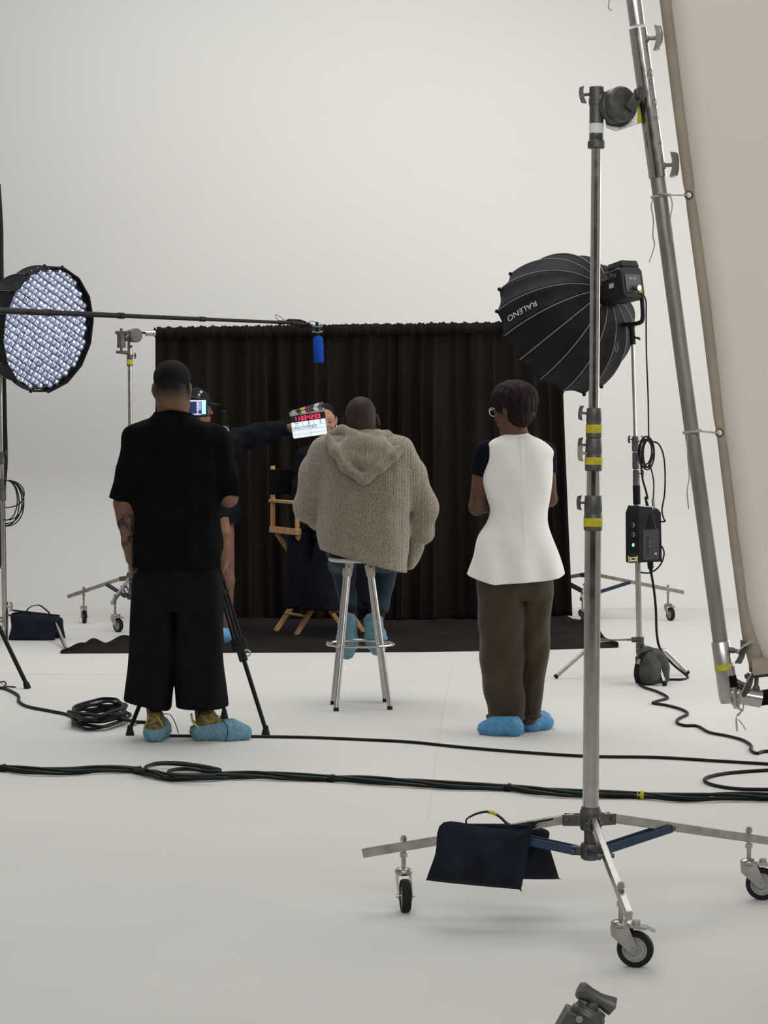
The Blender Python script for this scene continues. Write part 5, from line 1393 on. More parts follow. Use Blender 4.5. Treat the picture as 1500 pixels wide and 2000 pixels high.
# ---------------------------------------------------------------- video camera on its tripod
YT = 11.32
tri = thing('tripod', V(-.88, YT, 0), 'black camera tripod standing in front of the man in black', 'tripod')
apex = at(402, 985, YT)
hubp = V(apex.x, YT, .98)
feet = [fl(254, 1436), fl(519, 1437), fl(438, 1404)]
for f_ in feet:
    d = (f_ - hubp); u_, w_, dd = frame_of(d, V(0, 1, 0))
    knee = hubp + d * .56; mid = hubp + d * .60
    sd = dd.cross(V(0, 0, 1)).normalized()
    for q in (-1, 0, 1):
        b = MB(); b.cyl(hubp + sd * (q * .018) + d * .03, knee + sd * (q * .026), .0085, n=12); b.build('leg_rod', BLACKM, tri)
    b = MB(); b.bar(knee - dd * .03, knee + dd * .03, .075, .03, up=V(dd.y, -dd.x, 0) if abs(dd.z) < .9 else V(0, 1, 0)); b.bar(knee + dd * .02, knee + dd * .085, .04, .036, up=V(0, 1, 0)); b.build('leg_clamp', BLACKP, tri, bev=.003)
    b = MB(); b.cyl(knee, f_ + V(0, 0, .03), .0115, .0105, n=14); b.build('lower_leg', BLACKM, tri)
    b = MB(); b.lathe([(.012, .05), (.014, .035), (.020, .012), (.022, 0), (0, 0)], f_, n=14); b.build('rubber_foot', RUBBER, tri)
    b = MB(); m_ = hubp + d * .30; b.bar(m_ - sd * .03, m_ + sd * .03, .02, .022); b.build('leg_spreader', BLACKP, tri)
kp = hubp + (feet[1] - hubp) * .60 + V(.028, -.01, 0)
b = MB(); b.torus(kp, (.1, 1, .3), .016, .004, 20, 8); b.build('leg_lock_ring', mat('pale_ring', (.55, .53, .48), .4), tri)
b = MB(); b.lathe([(0, -.03), (.06, -.03), (.065, 0), (.05, .03), (.035, .05), (.035, .35), (.05, .37), (.055, .40), (0, .40)], hubp, n=24); b.build('centre_column', BLACKM, tri)
cm = thing('video_camera', at(372, 800, YT), 'black video camera with a bright fold-out screen beside the man in black', 'camera')
cb = at(366, 797, YT + .05)
b = MB(); b.box(cb, (.115, .22, .115)); b.build('camera_body', BLACKP, cm, bev=.008)
b = MB(); b.lathe([(0, 0), (.045, 0), (.048, .10), (.055, .11), (.055, .16), (0, .16)], cb + V(0, .11, 0), (0, 1, 0), 24); b.build('lens', BLACKP, cm)
b = MB(); b.box(cb - V(0, 0, .075), (.07, .12, .04)); b.build('fluid_head', BLACKM, cm, bev=.004)
b = MB(); b.cyl(V(apex.x, YT, 1.36), cb - V(0, 0, .09), .028, n=16); b.build('head_post', BLACKM, cm)
sc_ = at(387, 796, YT - .06)
b = MB(); b.box(sc_ + V(0, .007, 0), (.092, .012, .090)); b.build('screen_housing', BLACKP, cm, bev=.003)
b = MB(); b.bar(cb + V(.05, -.1, 0), sc_ + V(-.04, .01, 0), .02, .03); b.build('screen_hinge', BLACKP, cm)
def screen(name, x0, x1, z0, z1, col, e, dy=0.0):
    b = MB(); c0 = sc_ + V((x0 + x1) / 2, -.0014 - dy * 3, (z0 + z1) / 2); b.box(c0, (x1 - x0, .0006, z1 - z0))
    return b.build(name, mat('screen_' + name, col, .3, emit=col, estr=e), scr)
b = MB(); b.box(sc_ + V(.0, -.0002, 0), (.082, .001, .079)); scr = b.build('lit_screen', mat('screen_dark', (.01, .012, .03), .3, emit=(.02, .03, .09), estr=1.0), cm)
screen('image_bright', .018, .0385, -.032, .036, (.42, .95, .98), 1.0)
screen('image_top', -.040, .0385, .0305, .0355, (.85, .95, 1.0), 1.0, .0003)
screen('image_window', -.004, .016, -.010, .028, (.28, .30, .55), .7)
screen('image_floor', -.036, .016, -.037, -.030, (.45, .50, .75), .7)
for q in (-.006, -.001):
    screen('image_mullion', q, q + .0022, -.034, .030, (.65, .75, 1.0), .9, .0003)
for q in (.016, .000, -.013):
    screen('image_crossbar', -.010, .016, q, q + .002, (.55, .62, .95), .8, .0004)
b = MB(); b.box(at(437, 819, YT - .02), (.022, .012, .085)); b.build('antenna', BLACKP, cm, bev=.003)
tx = at(440, 846, YT - .02)
b = MB(); b.box(tx, (.035, .03, .075)); b.build('transmitter', BLACKP, cm, bev=.005)
b = MB(); b.ribbon(cat_path([at(430, 834, YT - .04), at(438, 833, YT - .04), at(445, 838, YT - .04), at(446, 850, YT - .04), at(448, 858, YT - .04)], 5), .012, .004, (.2, 1, 0)); b.build('transmitter_trim', mat('pale_trim', (.42, .42, .38), .4), cm)
b = MB(); b.tube(cat_path([cb + V(.02, 0, -.07), cb + V(.08, .0, -.20), at(425, 880, YT), tx], 6), .008, 8); b.build('mounting_arm', BLACKM, cm)

# ---------------------------------------------------------------- boom pole and microphone
boom = thing('boom_pole', at(300, 618, 14), 'long black boom pole crossing in front of the gridded softbox', 'boom pole')
def BM(px):
    t = px / 590.; return at(px, 606.5 + px * (631.5 - 606.5) / 590., 12.2 + 3.15 * t)
b = MB(); b.cyl(BM(-420), BM(95), .0175, n=16); b.build('pole_section', BLACKM, boom)
b = MB(); b.cyl(BM(90), BM(235), .0155, n=16); b.build('pole_section', BLACKM, boom)
b = MB(); b.cyl(BM(230), BM(395), .0130, n=16); b.build('pole_section', BLACKM, boom)
b = MB(); b.cyl(BM(390), BM(572), .0110, n=16); b.build('pole_section', BLACKM, boom)
for px, r_ in ((95, .021), (236, .0185), (395, .016), (549, .014)):
    b = MB(); b.cyl(BM(px - 5), BM(px + 5), r_, n=16); b.build('pole_lock', BLACKP, boom)
mic = thing('microphone', at(622, 682, 15.4), 'blue foam covered microphone hanging at the boom end above the stage', 'microphone')
MQ = lambda px, py: at(px, py, 15.4)
b = MB(); b.lathe([(.0, 0), (.030, 0), (.034, .006), (.0345, .10), (.033, .165), (.026, .176), (.012, .180), (0, .180)], MQ(623, 708.5), MQ(621, 657) - MQ(623, 708.5), 28)
b.build('foam_windscreen', mat('blue_foam', (.008, .060, .36), .9, var=.2, vscale=60, bump=.4, bscale=250, spec=.1), mic)
b = MB(); b.cyl(MQ(621.5, 662), MQ(620.5, 640), .010, n=14); b.cyl(MQ(620, 648), MQ(619, 629), .011, n=14); b.build('capsule', BLACKM, mic)
TEAL = mat('teal_mount', (.16, .26, .26), .45)
for q in (637, 648):
    b = MB()
    pts = [MQ(619.5, q) + V(.036 * math.cos(a) * (1 if abs(math.cos(a)) > .3 else .8), .03 * math.sin(a), .006 * math.cos(2 * a)) for a in np.linspace(0, 2 * math.pi, 28)[:-1]]
    b.tube(pts, .0032, 6, closed=True); b.build('shock_mount_hoop', TEAL, mic)
for q in (-1, 1):
    b = MB(); b.tube([MQ(619.5 + q * 9, 637), MQ(619.5 + q * 4, 644), MQ(619.5 + q * 9, 650)], .003, 6); b.build('shock_band', TEAL, mic)
b = MB(); b.cyl(BM(566), MQ(596, 634), .014, .016, n=14); b.lathe([(0, 0), (.02, 0), (.02, .05), (0, .05)], MQ(584, 634), (1, 0, 0), 14); b.tube(cat_path([MQ(596, 633), MQ(604, 634), MQ(607, 642), MQ(608, 649)], 5), .012, 8); b.build('mount_arm', BLACKP, mic)
b = MB(); b.prism([(-.07, 0), (-.05, .012), (.03, .012), (.07, 0), (.03, -.010), (-.05, -.010)], MQ(578, 627), (1, 0, -.05), (0, 0, 1), V(0, .03, 0)); b.build('cable_clip', BLACKP, mic, bev=.002)
b = MB(); b.tube(cat_path([MQ(556, 629), MQ(549, 628), MQ(540, 622), MQ(538, 616), MQ(541, 615), MQ(550, 621), MQ(558, 626), MQ(575, 627)], 6), .0022, 6); b.tube(cat_path([MQ(600, 631), MQ(606, 628), MQ(613, 628), MQ(619, 630)], 6), .002, 6); b.build('mic_cable', CABLE, mic)
# ---------------------------------------------------------------- deep round softbox on its stand, seen from behind
def softbox(root, hub, axis, D, R, n, m, up, phase=0.0, pipe=PIPING):
    hub = Vector(hub); u, w, d = frame_of(axis, up)
    prof = lambda s: (R * (.09 + .91 * math.sin(s * math.pi / 2) ** .82), D * (1 - math.cos(s * math.pi / 2)) ** .92)
    def S(s, a, off=0.0, sag=0.0):
        r, h = prof(s); r = r * (1 - sag) + off; return hub + d * (h) + (u * math.cos(a) + w * math.sin(a)) * r - d * off * .3
    M = 14; K = 6
    for i in range(n):
        a0 = phase + 2 * math.pi * i / n; a1 = phase + 2 * math.pi * (i + 1) / n
        vs = []; fs = []
        for j in range(M + 1):
            for k in range(K + 1):
                t = k / K; s_ = j / M
                # chord between the two ribs, with a slight inward sag
                p = S(s_, a0).lerp(S(s_, a1), t); ctr = hub + d * prof(s_)[1]
                p = p + (ctr - p) * (.03 * math.sin(math.pi * t) * math.sin(math.pi * s_ * .9))
                if j == M: p = p + (ctr - p) * (.035 * math.sin(math.pi * t))
                vs.append(p)
        for j in range(M):
            for k in range(K):
                q = j * (K + 1) + k; fs.append((q, q + 1, q + K + 2, q + K + 1))
        b = MB(); b.add(vs, fs); o = b.build('fabric_panel', m, root, angle=60)
        md = o.modifiers.new('solid', 'SOLIDIFY'); md.thickness = .003
        b = MB(); b.tube([S(s_, a0, .002) for s_ in np.linspace(.04, 1, 16)], .0034, 6); b.build('rib', pipe, root)
        b = MB(); q = S(1, a0, .004); b.sphere(q, (.012, .012, .012), nu=8, nv=6); b.build('rib_pocket', m, root)
    return S, prof, (u, w, d)
YR = 13.5
sbx = thing('softbox', at(1180, 572, YR), 'large black round softbox with pale lettering seen from behind', 'softbox')
hubR = at(1184, 566, YR - .02)
axR = V(-.50, .66, -.42).normalized()
S, prof, fr = softbox(sbx, hubR, axR, .50, .435, 16, SBOX, (0, 0, 1), .12)
DIFF = mat('softbox_diffuser', (.72, .72, .72), .8)
u_, w_, d_ = fr
b = MB(); b.lathe([(0, 0), (.408, -.004), (.412, .004), (0, .008)], hubR + d_ * .465, d_, 32); b.build('front_diffuser', DIFF, sbx)
b = MB(); b.lathe([(.0, -.03), (.075, -.03), (.078, -.01), (.066, .02), (.05, .03), (0, .03)], hubR, d_, 28); b.build('speed_ring', CHROME2, sbx)
# lettering on the panel that faces the lens
def letter(name, txt, size, s_mid, a_mid, flip=1):
    vs, fs = text_geo(txt, size); out = []
    r_, h_ = prof(s_mid)
    for v in vs:
        s_ = s_mid + flip * v.x / .62; a_ = a_mid + flip * v.y / r_
        out.append(S(min(.99, s_), a_, .006))
    b = MB(); b.add(out, fs); return b.build(name, LIGHTPRINT, sbx, smooth=False)
# find the rib angle whose point lies nearest to the photographed lettering
best = None
def proj(p):
    c, s_ = math.cos(PIT), math.sin(PIT); v = p - Vector((0, 0, CAMH)); f_ = v.y * c - v.z * s_; up_ = v.y * s_ + v.z * c
    return CPX + FPX * v.x / f_, CPY - FPX * up_ / f_
for a_ in np.linspace(0, 2 * math.pi, 200):
    for s_ in np.linspace(.4, .95, 30):
        q = proj(S(s_, a_)); e = (q[0] - 1008) ** 2 + (q[1] - 615) ** 2
        P_ = S(s_, a_); c_ = hubR + d_ * prof(s_)[1]
        if (P_ - c_).y > 0: continue
        if best is None or e < best[0]: best = (e, s_, a_)
letter('lettering', 'RALENO', .050, best[1] - .06, best[2], 1)
# lamp head
lamp = thing('studio_lamp', hubR, 'black studio lamp head fixed behind the lettered softbox', 'studio lamp')
bk = V(-d_.x, -d_.y, -d_.z * .38).normalized()
side = V(bk.y, -bk.x, 0).normalized(); side = side if side.x > 0 else -side
upl = side.cross(bk).normalized(); upl = upl if upl.z > 0 else -upl
o0 = hubR + bk * .0 - V(.01, 0, .012)
def LP(s_, f_, z): return o0 + side * s_ + bk * f_ + upl * z
sec = [(0, .078, .072), (.07, .086, .090), (.215, .090, .100), (.245, .084, .092)]
b = MB(); vs = []; fs = []; m_ = 8
for f_, hw_, hh in sec:
    ch = .022
    for x_, z_ in ((-hw_, -hh + ch), (-hw_ + ch, -hh), (hw_ - ch, -hh), (hw_, -hh + ch), (hw_, hh - ch), (hw_ - ch, hh), (-hw_ + ch, hh), (-hw_, hh - ch)):
        vs.append(LP(x_, f_, z_))
for j in range(len(sec) - 1):
    for k in range(m_): fs.append((j * m_ + k, j * m_ + (k + 1) % m_, (j + 1) * m_ + (k + 1) % m_, (j + 1) * m_ + k))
fs += [tuple(range(m_)), tuple(range((len(sec) - 1) * m_, len(sec) * m_))]
b.add(vs, fs); b.build('lamp_body', BLACKP, lamp, bev=.003)
b = MB(); b.prism([(-.060, -.06), (.060, -.06), (.060, .045), (-.060, .045)], LP(0, .247, 0), side, upl, bk * .004); bp_ = b.build('back_panel', mat('dark_grey_plastic', (.028, .028, .03), .5), lamp)
b = MB(); b.prism([(-.075, .0), (.075, .0), (.060, .035), (-.06, .035)], LP(0, .18, .096), side, upl, bk * .12); b.build('vent_hood', BLACKP, lamp, bev=.004)
b = MB(); b.cyl(LP(.005, .245, -.035), LP(.005, .29, -.045), .017, n=16); b.build('connector', CHROME2, lamp)
b = MB(); b.box(LP(.05, .25, -.055), (.018, .018, .018)); b.build('tag', YTAPE, lamp)
flat_text('side_lettering', '600c Pro', .042, LP(-.0935, .145, .05), bk, upl, GREYPRINT, lamp, .85); flat_text('side_lettering', 'Aputure', .022, LP(-.0905, .045, .042), bk, upl, GREYPRINT, lamp, .9); flat_text('side_lettering', 'LIGHT STORM', .013, LP(-.0905, .045, .022), bk, upl, GREYPRINT, lamp, .9)
b = MB(); b.prism([(-.02, -.014), (.02, -.014), (.02, .014), (-.02, .014)], LP(-.0915, .16, -.005), bk, upl, side * .001); b.build('sticker', mat('grey_sticker', (.3, .3, .28), .6), lamp)
flat_text('panel_lettering', '8.2 CH', .018, LP(0, .2505, .02), -side if side.x < 0 else side, upl, LIGHTPRINT, lamp)
# yoke and stand head
yk = lambda px, py, dy=0.0: at(px, py, YR + dy)
b = MB(); b.tube(cat_path([yk(1246, 563, -.18), yk(1252, 572, -.18), yk(1255, 600, -.17), yk(1255, 622, -.15), yk(1250, 630, -.12), yk(1235, 633, -.05), yk(1212, 634, .02), yk(1203, 628, .05), yk(1203, 590, .06), yk(1203, 572, .04)], 5), .013, 10); b.build('yoke', BLACKM, lamp)
b = MB(); b.cyl(yk(1214, 573, -.13), yk(1246, 562, -.18), .016, n=12); b.bar(yk(1200, 571, -.05), yk(1236, 566, -.17), .03, .04); b.build('yoke_arm', BLACKM, lamp, bev=.004)
b = MB(); b.cyl(yk(1236.5, 673), yk(1234, 640), .017, n=16); b.cyl(yk(1234, 641), yk(1232, 634), .022, n=16); b.cyl(yk(1238, 658, -.01), yk(1246, 661, -.03), .006, n=8); b.prism([(-.012, -.006), (.014, -.010), (.014, .002), (0, .008)], yk(1246, 660, -.03), (1, 0, -.3), (0, 0, 1), V(0, .012, 0)); b.build('spigot_holder', BLACKM, lamp)
b = MB(); b.tube(cat_path([yk(1203, 632, .0), yk(1203.5, 650, .0), yk(1204, 668, .0), yk(1201, 680, .0), yk(1204, 687, .0), yk(1207, 678, .0), yk(1204, 667, .0)], 5), .0028, 6); b.build('safety_loop', PIPING, lamp)

# ---------------------------------------------------------------- stand of that lamp
def c_stand_base(root, C, z0, ends, m=CHROME):
    C = Vector(C)
    for k, e in enumerate(ends):
        e = Vector(e); d = V(e.x - C.x, e.y - C.y, 0); L = d.length; d.normalize(); zz = z0 - .035 * k
        b = MB(); bend = C + d * (L * .52)
        b.tube([V(C.x, C.y, zz) + d * .02, V(bend.x, bend.y, zz) - d * .02, V(bend.x, bend.y, zz - .004) + d * .005, V(bend.x, bend.y, zz - .02) + d * .02, V(e.x, e.y, .011)], .0125, 12); b.build('leg', m, root)
        b = MB(); dd = (V(e.x, e.y, .011) - V(bend.x + d.x * .02, bend.y + d.y * .02, zz - .02)).normalized(); b.cyl(V(e.x, e.y, .013) - dd * .012, V(e.x, e.y, .011) + dd * .004, .0145, n=12); b.build('leg_cap', RUBBER, root)
        b = MB(); b.cyl(V(C.x, C.y, zz - .016), V(C.x, C.y, zz + .016), .024, n=18); b.cyl(V(C.x, C.y, zz), V(C.x, C.y, zz) + d * .05, .0165, n=14); b.build('leg_casting', CAST, root)
baseC = V(at(1250, 1260, 13.5).x, 13.5, 0)
cst = thing('c_stand', baseC, 'chrome stand with turtle legs carrying the lettered softbox and power box', 'light stand')
zc = at(1250, 1253, 13.5).z
c_stand_base(cst, baseC, zc + .012, [fl(1085, 1326), fl(1298, 1340), fl(1343, 1318)])
SPt = lambda py: at(1250.5 - (1250 - py) * (1250.5 - 1236) / 580., py, 13.5)
b = MB(); b.cyl(V(baseC.x, 13.5, .04), SPt(930), .0165, n=20); b.build('base_tube', ALUL, cst)
b = MB(); b.cyl(SPt(940), SPt(860), .0145, n=18); b.build('riser_tube', BRUSH, cst)
b = MB(); b.cyl(SPt(870), SPt(650), .0105, n=18); b.build('riser_tube', ALUL, cst)
b = MB(); b.cyl(SPt(985), SPt(948), .0225, n=18); b.build('black_wrap', BLACKP, cst)
for a_, c_, kd in ((952, 918, V(1, -.4, 0)), (916, 884, V(1, -.2, .1)), (882, 852, V(-1, -.3, 0))):
    collar(cst, SPt(a_), SPt(c_), .021, knob=kd)
b = MB(); wing(b, SPt(862) + V(.018, -.01, 0), V(1, -.2, .2), V(0, 0, 1), .9); b.build('wing_screw', CHROME2, cst)
# power supply box
bx = thing('power_box', at(1259, 1045, 13.42), 'black lamp power supply box with green light hung on the stand', 'power supply')
def PB(px, py, dy=0.0): return at(px, py, 13.42 + dy)
b = MB()
fr_ = [(1225, 1003), (1232, 988), (1290, 992), (1293, 1098), (1226, 1101)]
vs = []
for dy, pts in ((-.05, [(1225.5, 1004), (1245, 1003), (1246, 1100), (1226, 1101)]),):
    pass
L0, L1 = PB(1225.5, 1003, -.03), PB(1226, 1100, -.03); M0, M1 = PB(1247, 1003, -.09), PB(1247.5, 1099, -.09); R0, R1 = PB(1291, 1001, -.02), PB(1293, 1097, -.02)
L2, M2, R2_ = PB(1231, 988, -.01), PB(1246, 988, -.06), PB(1284, 993, .0)
bo = V(0, .11, 0)
vs = [L1, M1, R1, L0, M0, R0, L2, M2, R2_] + [p + bo for p in (L1, R1, L0, R0, L2, R2_)]
fs = [(0, 1, 4, 3), (1, 2, 5, 4), (3, 4, 7, 6), (4, 5, 8, 7), (6, 7, 8, 14, 13), (9, 10, 2, 1, 0), (9, 11, 12, 10), (11, 13, 14, 12), (0, 3, 11, 9), (3, 6, 13, 11), (2, 10, 12, 5), (5, 12, 14, 8)]
b.add(vs, fs); b.build('case', BLACKP, bx, bev=.004)
fu = (M1 - L1).normalized(); fv = (M0 - M1).normalized(); fn_ = fu.cross(fv); fn_ = fn_ if fn_.y < 0 else -fn_
gu = (R1 - M1).normalized(); gn = gu.cross(fv); gn = gn if gn.y < 0 else -gn
def on1(u, v, w=.001): return L1 + (M1 - L1) * u + (L0 - L1) * v + fn_ * w
def on2(u, v, w=.001): return M1 + (R1 - M1) * u + (M0 - M1) * v + gn * w
for v in (.76, .57):
    b = MB(); b.lathe([(.0, 0), (.016, 0), (.016, .002), (0, .002)], on1(.5, v), fn_, 18); s_ = b.build('socket', INK, bx)
    b = MB(); c_ = on1(.5, v, .003); b.tube([c_ + fu * (.013 * math.cos(a)) + fv * (.013 * math.sin(a)) for a in np.linspace(-1.4, 1.4, 12)], .0018, 6); b.build('socket_rim', LIGHTPRINT, s_)
b = MB(); b.sphere(on1(.54, .36, .002), (.007, .004, .010), nu=12, nv=8); b.build('green_light', mat('green_led', (.1, .6, .4), .3, emit=(.08, 1.0, .55), estr=5.0), bx)
b = MB(); b.prism([(-.024, -.013), (.024, -.013), (.024, .013), (-.024, .013)], on1(.5, .075, .001), fu, fv, fn_ * .001); b.build('asset_sticker', PAPER, bx)
b = MB(); b.prism([(-.013, -.005), (.013, -.005), (.013, .005), (-.013, .005)], on1(.52, .08, .002), fu, fv, fn_ * .001); b.build('barcode', INK, bx)
for u in (.10, .86):
    b = MB(); b.prism([(-.006, -.020), (.006, -.020), (.006, .020), (-.006, .020)], on1(u, .075, .0005), fu, fv, fn_ * .001); b.build('tape_band', YTAPE, bx)
flat_text('small_print', 'DC OUT', .012, on1(.5, .17, .0015), fu, fv, GREYPRINT, bx)
b = MB(); b.prism([(-.055, -.09), (.055, -.09), (.055, .09), (-.055, .09)], on2(.52, .36, .001), gu, fv, gn * .002); b.build('info_plate', mat('dark_plate', (.022, .023, .025), .35), bx)
# emblem: an open A shape
c_ = on2(.50, .80, .0015)
for pts in ([(-.030, -.045), (0, .045), (.012, .045), (.040, -.045)], [(-.010, -.045), (.006, .010), (.022, -.045)]):
    b = MB(); b.tube([c_ + gu * x_ + fv * y_ for x_, y_ in pts], .003, 6); b.build('emblem', mat('emblem_grey', (.035, .037, .04), .4), bx)
b = MB()
for k in range(5):
    b.box(on2(.36, .20 + k * .075, .0025), (.020, .002, .014 + .008 * (k % 2)))
b.build('warning_print', INK, bx, kind='stuff')
b = MB(); b.box(on2(.42, .33, .003), (.012, .001, .004)); b.box(on2(.42, .42, .003), (.012, .001, .004)); b.box(on2(.70, .17, .003), (.02, .001, .012)); b.build('pale_print', LIGHTPRINT, bx, kind='stuff')
b = MB(); b.tube([PB(1259, 997, -.02), PB(1259, 990, -.02), PB(1275, 989, -.02), PB(1275, 998, -.02)], .0035, 8); b.build('handle', PAPER, bx)
b = MB(); b.cyl(PB(1277, 996, .0), PB(1276, 974, .0), .010, n=12); b.build('plug', CHROME2, bx)
b = MB(); b.cyl(PB(1265, 990, .0), PB(1260, 970, .0), .010, .006, n=12); b.build('plug', BLACKP, bx)
b = MB(); b.cyl(PB(1270, 1098, .02), PB(1271, 1110, .02), .018, n=12); b.cyl(PB(1271, 1110, .02), PB(1272, 1120, .02), .014, .006, n=12); b.build('mains_plug', BLACKP, bx)
# cables of that lamp
def cable(name, pts, r, label, m=CABLE, per=7, cat='cable', group=None, seg=8):
    b = MB(); b.tube(cat_path(pts, per), r, seg); return b.build(name, m, None, origin=pts[0], label=label, cat=cat, group=group)
Yk = 13.40
cq = lambda px, py, dy=0.0: at(px, py, Yk + dy)
cable('lamp_cable', [cq(1253, 571, -.08), cq(1259, 580, -.06), cq(1262, 595), cq(1262, 640), cq(1263, 700), cq(1266, 780), cq(1267, 852)], .0048, 'thin black cable dropping from the lamp head to the cable coil')
b = MB()
for k in range(7):
    rr = random.Random(k); cx_, cy_ = 1263 + rr.uniform(-4, 4), 883 + rr.uniform(-4, 4); rx_, ry_ = 10 + rr.uniform(0, 5), 26 + rr.uniform(0, 7)
    b.tube([cq(cx_ + rx_ * math.cos(a), cy_ + ry_ * math.sin(a), .03 * math.sin(a * 2 + k) + .01 * k - .03) for a in np.linspace(0, 2 * math.pi, 36)[:-1]], .0045, 6, closed=True)
b.build('cable_coil', CABLE, None, origin=cq(1263, 883), label='coil of thin black cable hanging on the softbox stand', cat='cable')
cable('lamp_cable', [cq(1275, 862), cq(1287, 868), cq(1296, 890), cq(1299, 925), cq(1298, 965), cq(1293, 995), cq(1296, 1012), cq(1299, 1018), cq(1291, 1019)], .0048, 'thin black cable curving down to the side of the power box')
cable('lamp_cable', [cq(1268, 905), cq(1274, 925), cq(1277, 945), cq(1276, 974)], .0042, 'short black cable entering the silver plug of the power box')
cable('lamp_cable', [cq(1252, 905), cq(1255, 935), cq(1262, 960), cq(1265, 975)], .0062, 'short black cable entering the black plug of the power box')
cable('lamp_cable', [cq(1292, 1066), cq(1297, 1078), cq(1294, 1095), cq(1284, 1110), cq(1268, 1119), cq(1251, 1118)], .0048, 'black cable looping below the power box')
cable('power_cable', [cq(1272, 1120), cq(1277, 1150), cq(1281, 1190), cq(1283, 1240), cq(1291, 1270, -.02), cq(1315, 1298, -.05), fl(1343, 1322, .008), fl(1330, 1327, .008), fl(1308, 1327, .008), fl(1275, 1328, .008), fl(1248, 1332, .008), fl(1258, 1342, .008), fl(1282, 1350, .008), fl(1304, 1362, .008), fl(1288, 1368, .008), fl(1275, 1373, .008), fl(1300, 1377, .008), fl(1330, 1385, .008), fl(1343, 1394, .008), fl(1325, 1404, .008), fl(1323, 1412, .008), fl(1338, 1417, .008), fl(1362, 1418, .008), fl(1385, 1430, .008), fl(1420, 1437, .008), fl(1450, 1445, .008), fl(1467, 1456, .008), fl(1466, 1464, .008), fl(1478, 1471, .008), fl(1500, 1467, .008), fl(1580, 1471, .008), fl(1750, 1480, .008), fl(2050, 1478, .008), fl(2500, 1490, .008)], .0075, 'black power cable wriggling across the floor from the power box', per=8)
# grey sandbag on that stand
gb = thing('sandbag', fl(1272, 1338), 'grey canvas sandbag slumped over the leg of the softbox stand', 'sandbag')
YG = 13.12
g = SDF(*bounds(YG, 1225, 1322, 1250, 1345, -.20, .30), .006)
GQ = lambda px, py, dy=0.0: at(px, py, YG + dy)
g.rc(GQ(1262, 1290, .05), GQ(1268, 1318, .0), .062, .075, .03); g.rc(GQ(1290, 1290, .10), GQ(1290, 1320, .10), .045, .055, .03); g.rc(GQ(1262, 1276, .06), GQ(1282, 1278, .10), .035, .035, .03)
g.rc(GQ(1278, 1282, -.02), GQ(1282, 1336, -.02), .006, .010, .02, sub=True)
g.disp(folds(.005, 50, 40, .4)); g.cut((0, 0, .004), (0, 0, -1)); g.build('bag_body', BAGGREY, gb)
b = MB(); b.ribbon(cat_path([GQ(1276, 1268, -.01), GQ(1258, 1276, -.06), GQ(1246, 1296, -.06), GQ(1243, 1318, -.05), GQ(1247, 1333, -.03)], 6), .03, .004, (1, .1, .3)); b.build('strap', WEB, gb)
b = MB(); b.box(GQ(1247, 1292, -.075), (.018, .003, .030), Matrix.Rotation(.3, 3, 'Y')); b.build('label_tag', mat('dull_label', (.30, .28, .18), .7), gb)

# ---------------------------------------------------------------- gridded softbox on the other side
YL = 15.45
sbl = thing('softbox', at(20, 640, YL), 'many-sided softbox with a quilted silver grid face behind the boom pole', 'softbox')
nrm = V(.80, -.575, -.16).normalized()
cF = at(91, 643, YL)
R_ = .430; Dp = .42
S2, prof2, fr2 = softbox(sbl, cF - nrm * Dp, nrm, Dp, R_, 16, SBOX, (0, 0, 1), .196, mat('dull_piping', (.10, .10, .095), .6))
u2, w2, d2 = fr2
b = MB()
rim = [S2(1, .196 + 2 * math.pi * i / 16) for i in range(16)]
for i in range(16):
    b.bar(rim[i] + d2 * .0, rim[(i + 1) % 16] + d2 * .0, .008, .05, up=d2)
b.build('rim_band', SBOX, sbl)
b = MB(); b.lathe([(0, 0), (R_ * .97, 0), (R_ * .97, .004), (0, .004)], cF - d2 * .03, d2, 16); b.build('front_diffuser', mat('dark_backing', (.05, .055, .08), .6), sbl)
CELL = mat('silver_cell', (.55, .60, .74), .24, .85, var=.35, vscale=5, emit=(.42, .50, .72), estr=.07)
pitch = .0435; tmpl = None; cnt = 0; ca_ = .42
for i in range(-12, 13):
    for j in range(-12, 13):
        x_, y_ = i * pitch, j * pitch
        xx, yy = x_ * math.cos(ca_) - y_ * math.sin(ca_), x_ * math.sin(ca_) + y_ * math.cos(ca_)
        if math.hypot(xx, yy) > R_ * .935: continue
        if tmpl is None:
            b = MB(); R3 = Matrix((u2 * math.cos(ca_) + w2 * math.sin(ca_), -u2 * math.sin(ca_) + w2 * math.cos(ca_), d2)).transposed()
            n_ = 6; vs = []; fs = []
            for a in range(n_ + 1):
                for c in range(n_ + 1):
                    s_, t_ = a / n_ * 2 - 1, c / n_ * 2 - 1
                    hgt_ = .018 * ((1 - s_ ** 4) * (1 - t_ ** 4)) ** .6
                    vs.append(R3 @ V(s_ * pitch * .465, t_ * pitch * .465, hgt_))
            fs = [(a * (n_ + 1) + c, (a + 1) * (n_ + 1) + c, (a + 1) * (n_ + 1) + c + 1, a * (n_ + 1) + c + 1) for a in range(n_) for c in range(n_)]
            b.add(vs, fs); tm = b.build('grid_cell', CELL); tmpl = tm.data; o = tm
        else:
            o = bpy.data.objects.new('grid_cell', tmpl); COL.objects.link(o)
        o.parent = sbl
        jit = V(random.uniform(-1, 1), random.uniform(-1, 1), random.uniform(-1, 1)) * .002
        o.location = cF - d2 * .022 + u2 * xx + w2 * yy + jit - wloc(sbl)
        o.rotation_euler = (random.uniform(-.12, .12), random.uniform(-.12, .12), random.uniform(-.12, .12))
lmp2 = thing('studio_lamp', cF - nrm * (Dp + .05), 'black lamp head behind the gridded softbox at the picture edge', 'studio lamp')
b = MB(); b.cyl(cF - nrm * (Dp - .02), cF - nrm * (Dp + .04), .075, n=24); b.build('speed_ring', CHROME2, lmp2)
